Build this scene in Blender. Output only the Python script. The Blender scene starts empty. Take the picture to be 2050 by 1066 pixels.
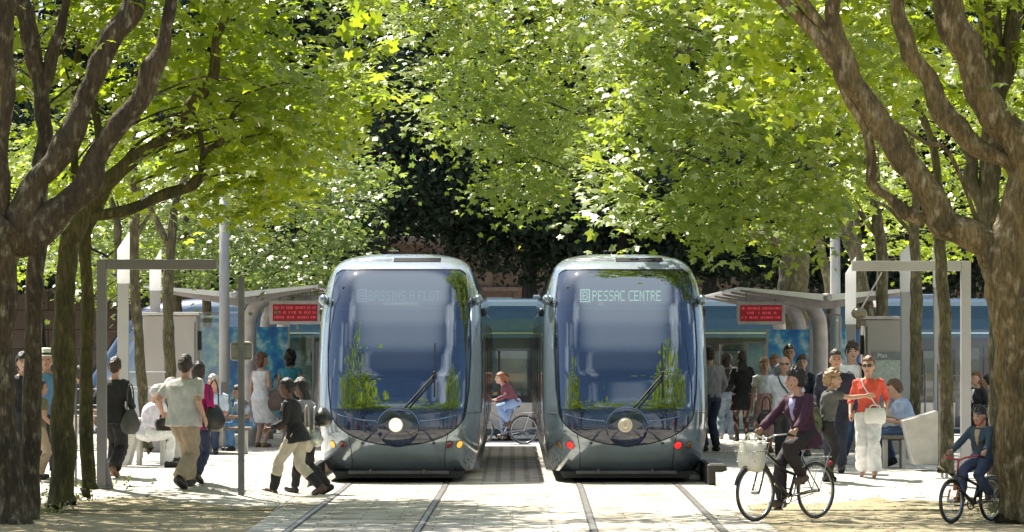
import bpy, math, random
import numpy as np
from mathutils import Vector, Matrix, noise
R = math.radians
rng = np.random.default_rng(7)
random.seed(5)
scene = bpy.context.scene
# ---------------------------------------------------------------- camera
F = 8000.0; CX = 1024.0; CY = 685.0; EYE = 2.1
cam = bpy.data.cameras.new('camera')
cam.sensor_width = 36; cam.lens = F / 2050 * 36
cam.shift_x = -(1024 - 1025) / 2050 * -1
cam.shift_y = (CY - 533) / 2050
cam.clip_start = 1; cam.clip_end = 3000
camo = bpy.data.objects.new('camera', cam); scene.collection.objects.link(camo)
camo.location = (0, 0, EYE); camo.rotation_euler = (R(90), 0, 0)
scene.camera = camo
# ---------------------------------------------------------------- sky, sun, exposure
SUN_EL, SUN_AZ = 57.0, -32.0            # azimuth from +Y (away from the camera), negative = from the left
w = bpy.data.worlds.new("World"); scene.world = w; w.use_nodes = True
nt = w.node_tree; bg = nt.nodes['Background']
sky = nt.nodes.new('ShaderNodeTexSky'); sky.sky_type = 'NISHITA'; sky.sun_disc = False
sky.sun_elevation = R(SUN_EL); sky.sun_rotation = R(SUN_AZ); sky.air_density = 1.0; sky.dust_density = 1.2
tcw = nt.nodes.new('ShaderNodeTexCoord'); mpw = nt.nodes.new('ShaderNodeMapping'); mpw.inputs['Scale'].default_value = (1, 1, 2.6)
nw = nt.nodes.new('ShaderNodeTexNoise'); nw.inputs['Scale'].default_value = 2.6; nw.inputs['Detail'].default_value = 7
rw = nt.nodes.new('ShaderNodeValToRGB'); rw.color_ramp.elements[0].position = .52; rw.color_ramp.elements[1].position = .70
mw = nt.nodes.new('ShaderNodeMix'); mw.data_type = 'RGBA'; mw.inputs['B'].default_value = (11, 11.5, 12, 1)
nt.links.new(tcw.outputs['Generated'], mpw.inputs[0]); nt.links.new(mpw.outputs[0], nw.inputs['Vector']); nt.links.new(nw.outputs['Fac'], rw.inputs[0])
sw = nt.nodes.new('ShaderNodeSeparateXYZ'); nt.links.new(tcw.outputs['Generated'], sw.inputs[0])
zw = nt.nodes.new('ShaderNodeMapRange'); zw.interpolation_type = 'SMOOTHSTEP'; zw.inputs['From Min'].default_value = .86; zw.inputs['From Max'].default_value = .97; zw.inputs['To Max'].default_value = .75  # bright overhead cloud, out of view, added for the windscreen tops to reflect
nt.links.new(sw.outputs['Z'], zw.inputs['Value']); xw_ = nt.nodes.new('ShaderNodeMath'); xw_.operation = 'MAXIMUM'
nt.links.new(rw.outputs[0], xw_.inputs[0]); nt.links.new(zw.outputs[0], xw_.inputs[1]); nt.links.new(xw_.outputs[0], mw.inputs[0]); nt.links.new(sky.outputs[0], mw.inputs['A']); nt.links.new(mw.outputs['Result'], bg.inputs[0])
bg.inputs[1].default_value = 0.065
sun = bpy.data.lights.new('sun', 'SUN'); sun.energy = 5.0; sun.angle = R(0.53); sun.color = (1, .935, .82)
suno = bpy.data.objects.new('sun', sun); scene.collection.objects.link(suno)
sd = Vector((math.sin(R(SUN_AZ)) * math.cos(R(SUN_EL)), math.cos(R(SUN_AZ)) * math.cos(R(SUN_EL)), math.sin(R(SUN_EL))))
suno.rotation_euler = sd.to_track_quat('Z', 'Y').to_euler()
scene.view_settings.view_transform = 'Standard'; scene.view_settings.look = 'None'
scene.view_settings.exposure = 1.27; scene.view_settings.gamma = 1
cy = scene.cycles
cy.max_bounces = 8; cy.diffuse_bounces = 2; cy.transparent_max_bounces = 12; cy.transmission_bounces = 6
# ---------------------------------------------------------------- helpers
def P(px, py, D):
    return ((px - CX) * D / F, D, EYE + (CY - py) * D / F)
def ss(t):
    t = min(1, max(0, t)); return t * t * (3 - 2 * t)
def gz(x, D):
    base = -.3 * ss((D - 80) / 8)
    if abs(x) > 2.96: base += .25 * ss((D - 50) / 7) * (1 - ss((D - 83) / 6)) * (1 if D > 58.7 else ss((abs(x) - 2.96) / 1.1 + max(0, D - 57.7)))
    return base
def spot(px, py):
    """ground point seen at a picture position"""
    D = 44.0
    while D < 200:
        x = (px - CX) * D / F
        if CY + (EYE - gz(x, D)) * F / D <= py: break
        D += .02
    return ((px - CX) * D / F, D, gz((px - CX) * D / F, D))
MATS = {}
def nn(m, t, **k):
    n = m.node_tree.nodes.new(t)
    for a, b in k.items(): setattr(n, a, b)
    return n
def mat(name, col, rough=.6, metal=0., var=.12, scale=6., bump=0., bscale=40., coat=0., spec=.5, col2=None, emit=None, estr=0., stretch=None, detail=4):
    if name in MATS: return MATS[name]
    m = bpy.data.materials.new(name); m.use_nodes = True; MATS[name] = m
    nt = m.node_tree; b = nt.nodes['Principled BSDF']
    b.inputs['Roughness'].default_value = rough; b.inputs['Metallic'].default_value = metal
    b.inputs['Coat Weight'].default_value = coat; b.inputs['Coat Roughness'].default_value = .05
    b.inputs['Specular IOR Level'].default_value = spec
    tc = nn(m, 'ShaderNodeTexCoord'); src = tc.outputs['Object']
    if stretch:
        mp = nn(m, 'ShaderNodeMapping'); mp.inputs['Scale'].default_value = stretch
        nt.links.new(src, mp.inputs[0]); src = mp.outputs[0]
    no = nn(m, 'ShaderNodeTexNoise'); no.inputs['Scale'].default_value = scale; no.inputs['Detail'].default_value = detail
    nt.links.new(src, no.inputs['Vector'])
    r = nn(m, 'ShaderNodeValToRGB')
    c2 = col2 or tuple(max(0, c * (1 + 1.2 * var)) for c in col)
    c1 = tuple(c * (1 - 1.2 * var) for c in col) if not col2 else col
    r.color_ramp.elements[0].color = (*c1, 1); r.color_ramp.elements[1].color = (*c2, 1)
    r.color_ramp.elements[0].position = .35; r.color_ramp.elements[1].position = .65
    nt.links.new(no.outputs['Fac'], r.inputs[0]); nt.links.new(r.outputs[0], b.inputs['Base Color'])
    if bump:
        n2 = nn(m, 'ShaderNodeTexNoise'); n2.inputs['Scale'].default_value = bscale; n2.inputs['Detail'].default_value = 5
        nt.links.new(src, n2.inputs['Vector'])
        bp = nn(m, 'ShaderNodeBump'); bp.inputs['Strength'].default_value = bump; bp.inputs['Distance'].default_value = .02
        nt.links.new(n2.outputs['Fac'], bp.inputs['Height']); nt.links.new(bp.outputs[0], b.inputs['Normal'])
    if emit:
        b.inputs['Emission Color'].default_value = (*emit, 1); b.inputs['Emission Strength'].default_value = estr
    return m
def glass(name, tint, refl=.12, rough=.02, gcol=(1, 1, 1), f0=None):
    if name in MATS: return MATS[name]
    m = bpy.data.materials.new(name); m.use_nodes = True; MATS[name] = m
    nt = m.node_tree; nt.nodes.remove(nt.nodes['Principled BSDF']); out = nt.nodes['Material Output']
    t = nn(m, 'ShaderNodeBsdfTransparent'); t.inputs[0].default_value = (*tint, 1)
    g = nn(m, 'ShaderNodeBsdfGlossy'); g.inputs['Roughness'].default_value = rough; g.inputs['Color'].default_value = (*gcol, 1)
    lw = nn(m, 'ShaderNodeLayerWeight'); lw.inputs[0].default_value = .25
    mr = nn(m, 'ShaderNodeMapRange'); mr.inputs['To Min'].default_value = refl; mr.inputs['To Max'].default_value = 1
    mx = nn(m, 'ShaderNodeMixShader')
    nt.links.new(lw.outputs['Fresnel'], mr.inputs['Value']); nt.links.new(mr.outputs[0], mx.inputs[0])
    nt.links.new(t.outputs[0], mx.inputs[1]); nt.links.new(g.outputs[0], mx.inputs[2]); nt.links.new(mx.outputs[0], out.inputs[0])
    return m
class MB:
    def __init__(s): s.v = []; s.f = []; s.n = 0
    def add(s, v, f):
        v = np.asarray(v, float).reshape(-1, 3); s.v.append(v)
        s.f.extend([tuple(i + s.n for i in q) for q in f]); s.n += len(v); return s
    def box(s, c, d, rz=0, rx=0):
        x, y, z = d[0] / 2, d[1] / 2, d[2] / 2
        v = np.array([(a * x, b * y, e * z) for e in (-1, 1) for b in (-1, 1) for a in (-1, 1)])
        if rx:
            q = R(rx); v = np.c_[v[:, 0], v[:, 1] * math.cos(q) - v[:, 2] * math.sin(q), v[:, 1] * math.sin(q) + v[:, 2] * math.cos(q)]
        if rz:
            q = R(rz); v = np.c_[v[:, 0] * math.cos(q) - v[:, 1] * math.sin(q), v[:, 0] * math.sin(q) + v[:, 1] * math.cos(q), v[:, 2]]
        return s.add(v + np.array(c), [(0, 2, 3, 1), (4, 5, 7, 6), (0, 1, 5, 4), (2, 6, 7, 3), (0, 4, 6, 2), (1, 3, 7, 5)])
    def rings(s, rs, closed=True, cap=True, loop=False):
        n = len(rs[0]); v = np.concatenate(rs); f = []
        m = len(rs)
        for i in range(m if loop else m - 1):
            a = i * n; b = ((i + 1) % m) * n
            for j in range(n if closed else n - 1):
                k = (j + 1) % n
                f.append((a + j, a + k, b + k, b + j))
        if cap and not loop:
            f.append(tuple(range(n - 1, -1, -1))); f.append(tuple((m - 1) * n + j for j in range(n)))
        return s.add(v, f)
    def tube(s, path, r, n=8, cap=True, loop=False, flat=1., up=None):
        p = np.asarray(path, float); m = len(p)
        r = np.full(m, r, float) if np.isscalar(r) else np.asarray(r, float)
        if loop: t = np.roll(p, -1, 0) - np.roll(p, 1, 0)
        else: t = np.gradient(p, axis=0)
        t /= np.linalg.norm(t, axis=1)[:, None] + 1e-9
        a = np.array(up, float) if up is not None else (np.array([0, 0, 1.]) if abs(t[0][2]) < .9 else np.array([1., 0, 0]))
        rs = []; ang = np.linspace(0, 2 * np.pi, n, endpoint=False)
        for i in range(m):
            a = a - t[i] * np.dot(a, t[i]); a /= np.linalg.norm(a) + 1e-9
            b = np.cross(t[i], a)
            rs.append(p[i] + r[i] * (np.cos(ang)[:, None] * a * flat + np.sin(ang)[:, None] * b))
        return s.rings(rs, cap=cap, loop=loop)
    def cyl(s, a, b, r, n=16): return s.tube([a, b], r, n)
    def ell(s, c, r, n=16, m=10, fn=None, M=None):
        rs = []
        for i in range(m + 1):
            th = math.pi * i / m; st = max(math.sin(th), 1e-3)
            ph = np.linspace(0, 2 * np.pi, n, endpoint=False)
            d = np.c_[st * np.cos(ph), st * np.sin(ph), np.full(n, math.cos(th))]
            k = np.array([fn(q) for q in d])[:, None] if fn else 1.
            q = d * np.array(r) * k
            if M is not None: q = q @ np.asarray(M).T
            rs.append(q + np.array(c))
        return s.rings(rs[::-1])
    def prism(s, poly, y0, y1, axis=1):
        """poly of (a,b) extruded along an axis"""
        n = len(poly)
        def mk(q):
            if axis == 1: return [(a, q, b) for a, b in poly]
            if axis == 2: return [(a, b, q) for a, b in poly]
            return [(q, a, b) for a, b in poly]
        f = [tuple(range(n)), tuple(range(2 * n - 1, n - 1, -1))] + [(i, i + n, (i + 1) % n + n, (i + 1) % n) for i in range(n)]
        return s.add(np.array(mk(y0) + mk(y1)), f)
    def build(s, name, m, parent=None, off=None, smooth=False, bevel=0, weld=False):
        v = np.concatenate(s.v) if s.v else np.zeros((0, 3))
        if off is not None: v = v - np.array(off)
        me = bpy.data.meshes.new(name); me.from_pydata(v.tolist(), [], s.f); me.update()
        if m: me.materials.append(m)
        if smooth: me.polygons.foreach_set('use_smooth', [True] * len(me.polygons))
        return link(name, me, parent, bevel)
def link(name, me, parent=None, bevel=0):
    o = bpy.data.objects.new(name, me); scene.collection.objects.link(o)
    if parent: o.parent = parent
    if bevel:
        b = o.modifiers.new('bevel', 'BEVEL'); b.width = bevel; b.segments = 2; b.limit_method = 'ANGLE'
    return o
def empty(name, loc, rz=0):
    o = bpy.data.objects.new(name, None); scene.collection.objects.link(o); o.location = loc; o.rotation_euler = (0, 0, R(rz)); o.empty_display_size = .2
    return o
def tag(o, label=None, cat=None, group=None, kind=None):
    if label: o['label'] = label
    if cat: o['category'] = cat
    if group: o['group'] = group
    if kind: o['kind'] = kind
    return o
def copy_tree(o, parent=None):
    c = o.copy(); scene.collection.objects.link(c); c.parent = parent
    for ch in [q for q in scene.collection.objects if q.parent == o]: copy_tree(ch, c)
    return c
def spline(pts, k=5):
    p = np.asarray(pts, float); q = np.vstack([2 * p[0] - p[1], p, 2 * p[-1] - p[-2]]); out = []
    for i in range(1, len(q) - 2):
        for t in np.linspace(0, 1, k, endpoint=False):
            a, b, c, d = q[i - 1:i + 3]
            out.append(.5 * (2 * b + (c - a) * t + (2 * a - 5 * b + 4 * c - d) * t * t + (3 * b - a - 3 * c + d) * t ** 3))
    out.append(p[-1]); return np.array(out)
# ---------------------------------------------------------------- ground
def ground_mat(name, c1, c2, c3, s1=.5, s2=9, rough=.9, joint=None, bump=.3, jcol=None):
    m = mat(name, c1, rough, col2=c2, scale=s2, bump=bump, bscale=60); nt = m.node_tree
    b = nt.nodes['Principled BSDF']; ramp = [n for n in nt.nodes if n.type == 'VALTORGB'][0]
    tc = [n for n in nt.nodes if n.type == 'TEX_COORD'][0]
    n2 = nn(m, 'ShaderNodeTexNoise'); n2.inputs['Scale'].default_value = s1; n2.inputs['Detail'].default_value = 7
    mp = nn(m, 'ShaderNodeMapping'); mp.inputs['Scale'].default_value = (1, 1, 1)
    nt.links.new(tc.outputs['Object'], n2.inputs['Vector'])
    r2 = nn(m, 'ShaderNodeValToRGB'); r2.color_ramp.elements[0].position = .42; r2.color_ramp.elements[1].position = .66
    nt.links.new(n2.outputs['Fac'], r2.inputs[0])
    mx = nn(m, 'ShaderNodeMix', data_type='RGBA'); mx.inputs['B'].default_value = (*c3, 1)
    nt.links.new(r2.outputs[0], mx.inputs[0]); nt.links.new(ramp.outputs[0], mx.inputs['A'])
    res = mx.outputs['Result']
    if joint:
        bt = nn(m, 'ShaderNodeTexBrick'); bt.inputs['Scale'].default_value = 1; bt.inputs['Brick Width'].default_value = joint[0]
        bt.inputs['Row Height'].default_value = joint[1]; bt.inputs['Mortar Size'].default_value = joint[2]
        bt.inputs['Color1'].default_value = (1, 1, 1, 1); bt.inputs['Color2'].default_value = (.68, .67, .65, 1); bt.inputs['Mortar'].default_value = jcol or (.35, .33, .3, 1)
        nt.links.new(tc.outputs['Object'], bt.inputs['Vector'])
        m2 = nn(m, 'ShaderNodeMix', data_type='RGBA', blend_type='MULTIPLY'); m2.inputs[0].default_value = 1
        nt.links.new(res, m2.inputs['A']); nt.links.new(bt.outputs['Color'], m2.inputs['B']); res = m2.outputs['Result']
    nt.links.new(res, b.inputs['Base Color'])
    return m
def sheet(name, xs, ys, dz, m, fn=None, kind='structure', skirt=False):
    mb = MB(); V = []; nx = len(xs)
    for y in ys:
        for x in xs: V.append((x, y, (fn or gz)(x, y) + dz))
    Fc = [(j * nx + i, j * nx + i + 1, (j + 1) * nx + i + 1, (j + 1) * nx + i) for j in range(len(ys) - 1) for i in range(nx - 1)]
    mb.add(V, Fc)
    if skirt:
        n = len(V)
        for i in (0, nx - 1):
            A = [(xs[i], y, (fn or gz)(xs[i], y) + dz) for y in ys]; B = [(x, y, -.4) for x, y, z in A]
            mb.add(A + B, [(k, k + 1, k + 1 + len(A), k + len(A)) for k in range(len(A) - 1)])
    o = mb.build(name, m); tag(o, kind=kind); return o
sand = ground_mat('sand', (.27, .22, .12), (.36, .30, .19), (.17, .14, .065), s1=.35, s2=14)  # dappled shade put into the colour as darker olive patches
stone = ground_mat('pale_paving', (.60, .56, .50), (.68, .65, .59), (.48, .44, .38), s1=.6, s2=20, rough=.75, joint=(1.2, .6, .012))
slab = ground_mat('track_paving', (.60, .55, .47), (.68, .64, .56), (.33, .28, .21), s1=1.3, s2=8, rough=.8, joint=(.9, .45, .012), jcol=(.45, .42, .36, 1))
setts = ground_mat('median_setts', (.55, .50, .46), (.64, .59, .55), (.70, .66, .62), s1=1.2, s2=9, rough=.85, joint=(.45, .28, .045), jcol=(.22, .2, .18, 1))  # base lightened to stand for sun reaching between the trams
asph = ground_mat('street_paving', (.44, .42, .40), (.52, .50, .47), (.34, .32, .30), s1=.3, s2=12, rough=.85)
base = lambda x, y: -.3 * ss((y - 80) / 8)
Y1 = list(np.arange(-30, 40, 5)) + list(np.arange(40, 100, .5)) + [100, 120, 160, 250, 500, 1000, 2000]
sheet('ground', [-800, -200, -60, -25, -12, -6, -3, 0, 3, 6, 12, 25, 60, 200, 800], Y1, -.006, sand, base)
YT = list(np.arange(36, 100, .5))
railx = lambda x, D: x - (57 - D) * .006 if D < 57 else x
for nm, a, b in (('track_pavement', -2.95, -.47), ('track_pavement', .47, 2.95)):
    sheet(nm, list(np.linspace(a, b, 8)), YT, .0, slab, base)
sheet('track_median', list(np.linspace(-.47, .47, 4)), list(np.arange(60, 86.5, .5)), .002, setts, base)
sheet('track_pavement', list(np.linspace(-.47, .47, 4)), list(np.arange(36, 60.5, .5)), .0, slab, base)
yj = [50.2 + .5 * i for i in range(73)]
for nm, a, b in (('left_platform', -14, -2.97), ('right_platform', 2.97, 14)):
    xs = list(np.linspace(2.97, 4.2, 8)) + list(np.linspace(4.6, 14, 19)); xs = xs if a > 0 else [-q for q in xs[::-1]]
    o = sheet(nm, xs, yj, .0, stone, None, skirt=True)
street = sheet('street', list(np.linspace(-60, 60, 30)), list(np.arange(86, 112, 1.)), .008, asph, base)
for a, b in ((-13.9, -2.99), (2.99, 13.9)):
    mb = MB(); xs = np.arange(a, b + .05, .1)
    for x0, x1 in zip(xs[:-1], xs[1:]):
        V = []
        for x in (x0, x1):
            e = 51.6 + 1.5 * noise.noise(Vector((x * .7, 3, 0))) + .6 * noise.noise(Vector((x * 3.1, 9, 0))) + .25 * noise.noise(Vector((x * 11, 5, 0)))
            for y in np.linspace(49.9, max(50.1, e), 5): V.append((x, y, gz(x, y) + .005))
        mb.add(V, [(i, i + 5, i + 6, i + 1) for i in range(4)])
    tag(mb.build('sand_drift', sand), kind='structure')
# rails set in the paving
railm = mat('rail_steel', (.33, .31, .30), .35, 1., var=.2, scale=3); groove = mat('rail_rubber', (.06, .055, .05), .8)
for i, xc in enumerate((-1.7 - .7175, -1.7 + .7175, 1.7 - .7175, 1.7 + .7175)):
    root = empty('tram_rail', (xc, 60, 0))
    g = MB(); h = MB()
    for k in range(60):
        y0 = 36 + k * 1.; y1 = y0 + 1.
        for mb_, wd, z in ((g, .10, .006), (h, .055, .012)):
            a = railx(xc, y0); b_ = railx(xc, y1)
            A = [(a - wd / 2, y0, base(0, y0) + z), (a + wd / 2, y0, base(0, y0) + z), (b_ + wd / 2, y1, base(0, y1) + z), (b_ - wd / 2, y1, base(0, y1) + z)]
            mb_.add(A + [(q[0], q[1], q[2] - .03) for q in A], [(0, 1, 2, 3), (0, 4, 5, 1), (1, 5, 6, 2), (2, 6, 7, 3), (3, 7, 4, 0)])
    g.build('rubber_bed', groove, root, off=(xc, 60, 0)); h.build('rail_head', railm, root, off=(xc, 60, 0))
    tag(root, ['leftmost steel rail, left of the left tram', 'steel rail on the inner side of the left tram, lit by the round lamp', 'steel rail on the inner side of the right tram', 'rightmost steel rail, nearest the woman cyclist'][i], 'rail', 'tram rails set in the paving', 'thing')
# dark kerb blocks where the platforms begin
kb = mat('dark_rubber', (.035, .033, .03), .6, bump=.2)
for sx, lab in ((-1, 'dark block at the platform edge behind the two women crossing'), (1, 'dark block at the platform edge right of the right tram')):
    r = empty('platform_edge_block', (sx * 3.0, 58.6, 0)); tag(r, lab, 'kerb block', 'dark blocks at the platform ends', 'thing')
    MB().box((0, 1.2, .15), (.27, 2.6, .30)).build('block', kb, r, bevel=.02)
    MB().box((0, 1.2, .305), (.20, 2.3, .012)).build('tread_plate', mat('tread', (.12, .115, .11), .5, bump=.3), r)
# ---------------------------------------------------------------- trams
paint = mat('tram_silver_teal', (.25, .31, .36), .14, .55, var=.03, coat=1.)
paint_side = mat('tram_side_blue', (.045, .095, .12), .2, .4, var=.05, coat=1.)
paint_low = mat('tram_lower_panel', (.42, .39, .36), .35, .2, var=.06, coat=.5)
navy = mat('tram_navy_visor', (.012, .022, .06), .06, 0., coat=1.)
roofm = mat('tram_roof_paint', (.30, .34, .44), .25, .1, var=.05, coat=1.)
dark = mat('tram_black', (.012, .012, .014), .5)
seam = mat('tram_seam', (.01, .01, .012), .6)
wind = glass('windscreen_glass', (.30, .40, .50), .25, .03, (.72, .81, .90))
sideg = glass('tram_side_glass', (.30, .36, .34), .42, .03, (.75, .85, .8))
cabm = mat('cab_blue_grey', (.10, .16, .25), .5, var=.2)
cabd = mat('cab_dark', (.03, .045, .09), .6)
blind = mat('cab_blind', (.30, .42, .62), .7, var=.05)
chrome = mat('bright_trim', (.6, .62, .64), .15, 1., var=.02)
Zk = [.16, .3, .45, .62, .8, 1.1, 1.6, 2.0, 2.4, 2.7, 2.95, 3.12, 3.27, 3.37, 3.43, 3.46]
Wk = [1.05, 1.11, 1.14, 1.165, 1.185, 1.2, 1.205, 1.2, 1.19, 1.165, 1.12, 1.07, 1.0, .90, .80, .62]
Fk = [.46, .26, .11, .025, .0, .03, .26, .50, .76, .97, 1.17, 1.34, 1.58, 1.9, 2.35, 2.8]
PP, QQ = 4.3, 2.2
_zd = np.linspace(Zk[0], Zk[-1], 400)
def _sm(K, wdt):
    y = np.interp(_zd, Zk, K); yp = np.concatenate([2 * y[0] - y[1:wdt + 1][::-1], y, 2 * y[-1] - y[-wdt - 1:-1][::-1]])
    g = np.exp(-np.linspace(-2.2, 2.2, 2 * wdt + 1) ** 2); return np.convolve(yp, g / g.sum(), 'valid')
_W, _F = _sm(Wk, 12) * 1.04, _sm(Fk, 22)
wz = lambda z: np.interp(z, _zd, _W); fz = lambda z: np.interp(z, _zd, _F)
bz = lambda z: fz(z) + 1.15
def nose_y(x, z, o=0.):
    a = min(.9999, abs(x) / wz(z))
    return bz(z) - (bz(z) - fz(z)) * (1 - a ** PP) ** (1 / QQ) - o
def in_glass(x, z):
    if z < 1.10 or z > 3.2: return False
    xg = np.interp(z, [1.1, 1.4, 2.0, 2.6, 3.0, 3.12, 3.18, 3.2], [1.01, 1.05, 1.075, 1.055, 1.02, 1.0, .96, .90])
    return abs(x) < xg
def in_visor(x, z):
    return z <= 1.10 and abs(x) < 1.01 and z > 1.10 - .54 * math.sqrt(1 - (x / 1.01) ** 2)
def visor_ext(x, z): return in_visor(x, z)
def build_nose(root):
    nz, nx = 230, 250
    zs = np.concatenate([np.linspace(.16, 3.2, 200), np.interp(np.linspace(0, 1, 31)[1:], [0, 1], [3.2, 3.46])])
    t = np.linspace(-math.pi / 2, math.pi / 2, nx)
    S = np.sign(np.sin(t)) * np.abs(np.sin(t)) ** (2 / PP)
    # even out the spacing across the face
    xs = np.linspace(-1, 1, nx); xs = np.sign(xs) * (1 - (1 - np.abs(xs)) ** 1.25)
    V = np.zeros((len(zs), nx + 2, 3))
    for i, z in enumerate(zs):
        a = np.abs(xs); W = wz(z)
        y = bz(z) - (bz(z) - fz(z)) * np.clip(1 - a ** PP, 0, 1) ** (1 / QQ)
        V[i, 1:-1, 0] = xs * W; V[i, 1:-1, 1] = y; V[i, 1:-1, 2] = z
        V[i, 0] = (-W, 4.0, z); V[i, -1] = (W, 4.0, z)
    regs = {'front_shell': [], 'windscreen': [], 'visor': [], 'roof_fairing': []}
    n = nx + 2
    for i in range(len(zs) - 1):
        for j in range(n - 1):
            c = (V[i, j] + V[i + 1, j + 1]) / 2; x, z = c[0], c[2]
            k = 'front_shell'
            if c[1] < 2.6 + 1.6:
                if j and j < n - 2:
                    if in_glass(x, z): k = 'windscreen'
                    elif in_visor(x, z): k = 'visor'
                    elif z > 3.2: k = 'roof_fairing'
            regs[k].append((i * n + j, i * n + j + 1, (i + 1) * n + j + 1, (i + 1) * n + j))
    flat = V.reshape(-1, 3)
    for k, m in (('front_shell', paint), ('windscreen', wind), ('visor', navy), ('roof_fairing', roofm)):
        fs = np.array(regs[k]); u, inv = np.unique(fs, return_inverse=True)
        mb = MB(); mb.add(flat[u], [tuple(q) for q in inv.reshape(fs.shape)])
        if k == 'front_shell':
            top = len(zs) - 1
        o = mb.build(k, m, root, smooth=True)
    # rubber round the glass
    edge = [(x, 1.10) for x in np.linspace(-.985, .985, 30)]
    def line(pts, r, o=.002, n=6): return MB().tube([(x, nose_y(x, z, o), z) for x, z in pts], r, n)
    zz = np.linspace(1.10, 3.2, 40); xg = np.interp(zz, [1.1, 1.4, 2.0, 2.6, 3.0, 3.12, 3.18, 3.2], [1.01, 1.05, 1.075, 1.055, 1.02, 1.0, .96, .90])
    loop = [(x, z) for x, z in zip(xg, zz)] + [(x, 3.2) for x in np.linspace(.87, -.87, 16)] + [(-x, z) for x, z in zip(xg[::-1], zz[::-1])]
    line(loop, .011).build('glass_seal', seam, root, smooth=True)
    arc = [(1.01 * math.cos(a), 1.10 - .54 * math.sin(a)) for a in np.linspace(0, math.pi, 50)]
    line(arc, .009).build('visor_seal', seam, root, smooth=True)
    # raised dome; highlights along its ridges painted as lighter blue lines
    d = MB(); rs = []
    for k in range(9):
        r_ = .31 * math.cos(k / 8 * math.pi / 2) + .004; h = .075 * math.sin(k / 8 * math.pi / 2)
        rs.append(np.array([(r_ * math.cos(a), nose_y(r_ * math.cos(a), .83 + r_ * math.sin(a) * .95) - h + .004, .83 + r_ * math.sin(a) * .95) for a in np.linspace(0, 2 * math.pi, 40, endpoint=False)]))
    d.rings(rs); d.build('lamp_dome', navy, root, smooth=True)
    for sx in (-1, 1):
        pts = [(sx * x, z) for x, z in zip(np.linspace(.31, .93, 14), 1.06 - .13 * np.cos(np.linspace(.0, 1.35, 14)) * 1.0)]
        line(pts, [.016 - .0008 * i for i in range(14)], .012).build('visor_highlight_line', mat('painted_ridge_highlight', (.10, .16, .32), .12, .5, coat=1), root, smooth=True)
    arch = [(.315 * math.cos(a), .83 + .30 * math.sin(a)) for a in np.linspace(.2, math.pi - .2, 30)]
    line(arch, .012, .01).build('dome_highlight_line', MATS['painted_ridge_highlight'], root, smooth=True)
    eye = MB(); L = [(-.24, .88), (-.12, .95), (0, .975), (.12, .95), (.24, .88), (.12, .8), (0, .775), (-.12, .8)]
    eye.prism(L, nose_y(0, .87) - .085, nose_y(0, .87) - .07); eye.build('lamp_surround', mat('lamp_bezel', (.10, .11, .13), .3, .4), root, bevel=.004)
    # seams
    for pts in ([(-.69, .20), (-.70, .5), (-.74, .74)], [(.69, .20), (.70, .5), (.74, .74)]):
        pts = [tuple(q) for q in spline(pts, 6)]; line(pts, .006, .0).build('panel_gap', seam, root)
    for sx in (-1, 1):
        line([(sx * x, 2.69) for x in np.linspace(1.04, 1.20, 6)], .007, 0).build('panel_gap', seam, root)
        line([(sx * x, 1.04) for x in np.linspace(1.03, 1.235, 6)], .005, 0).build('panel_gap', seam, root)
    # jack sockets
    for sx in (-.53, .53):
        y = nose_y(sx, .60); MB().cyl((sx, y + .02, .60), (sx, y - .004, .60), .022).build('tow_socket', seam, root)
    # louvres in the roof fairing
    g = MB()
    for k in range(4):
        z = 3.385 - k * .017
        for x0, x1 in ((-.12, .60),):
            pts = [(x, nose_y(x, z, .03), z) for x in np.linspace(x0, x1, 14)]; g.tube(pts, .010, 5)
    g.build('roof_louvre', seam, root)
    g = MB()
    for z in (3.375, 3.345): g.tube([(x, nose_y(x, z, .02), z) for x in np.linspace(-.72, -.14, 12)], .006, 5)
    g.build('roof_slot', mat('roof_slot_grey', (.18, .2, .24), .4), root)
    # underframe
    MB().prism([(-1.0, .17), (1.0, .17), (.93, .06), (-.93, .06)], .45, 3.).build('underframe', dark, root, bevel=.01)
    MB().box((0, .34, .155), (1.5, .12, .05)).box((-.42, .28, .165), (.05, .1, .07)).box((.38, .28, .165), (.05, .1, .07)).build('coupler_cover', mat('buffer_grey', (.10, .10, .11), .5), root, bevel=.006)
    # cab interior
    MB().box((0, 2.7, 1.95), (2.0, .05, 2.1)).build('cab_rear_wall', cabm, root)
    MB().box((0, 1.7, .80), (2.0, 1.9, .05)).build('cab_floor', cabd, root)
    MB().ell((0, .92, 1.16), (.78, .5, .42), 28, 14).build('dashboard', cabm, root, smooth=True)
    MB().box((-.02, .86, 2.2), (1.34, .012, .50)).build('sun_blind', blind, root)
    sb = MB().box((.02, 1.75, 1.62), (.5, .12, .60)).box((.02, 1.5, 1.25), (.5, .5, .12)).box((.02, 1.75, 2.0), (.26, .1, .18)); sb.build('driver_seat', cabd, root, bevel=.03)
    MB().box((0, 1.34, 2.78), (1.75, .1, .30)).build('display_housing', mat('display_black', (.02, .03, .05), .5), root)
    MB().tube([(-.93, 1.15, 2.60), (.93, 1.15, 2.60)], .022, 8).build('blind_roller', mat('cab_rail', (.3, .4, .55), .3), root)
    MB().prism([(-.2, 1.18), (.2, 1.18), (.17, 1.27), (-.17, 1.27)], .42, .45).build('dash_card', mat('dash_card_white', (.5, .6, .7), .6), root)
    # wiper
    a = (.10, nose_y(.1, 1.13, .03), 1.13); b_ = (.535, nose_y(.535, 1.62, .05), 1.62)
    a2 = (.17, nose_y(.17, 1.13, .03), 1.13); b2 = (.55, nose_y(.55, 1.57, .05), 1.57)
    MB().tube([a, b_], .010, 6).tube([a2, b2], .008, 6).ell(b_, (.03, .02, .045)).build('wiper_arm', dark, root)
    MB().tube([(.54, nose_y(.54, z, .03), z) for z in np.linspace(1.30, 2.08, 12)], .010, 6).build('wiper_blade', dark, root)
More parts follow.
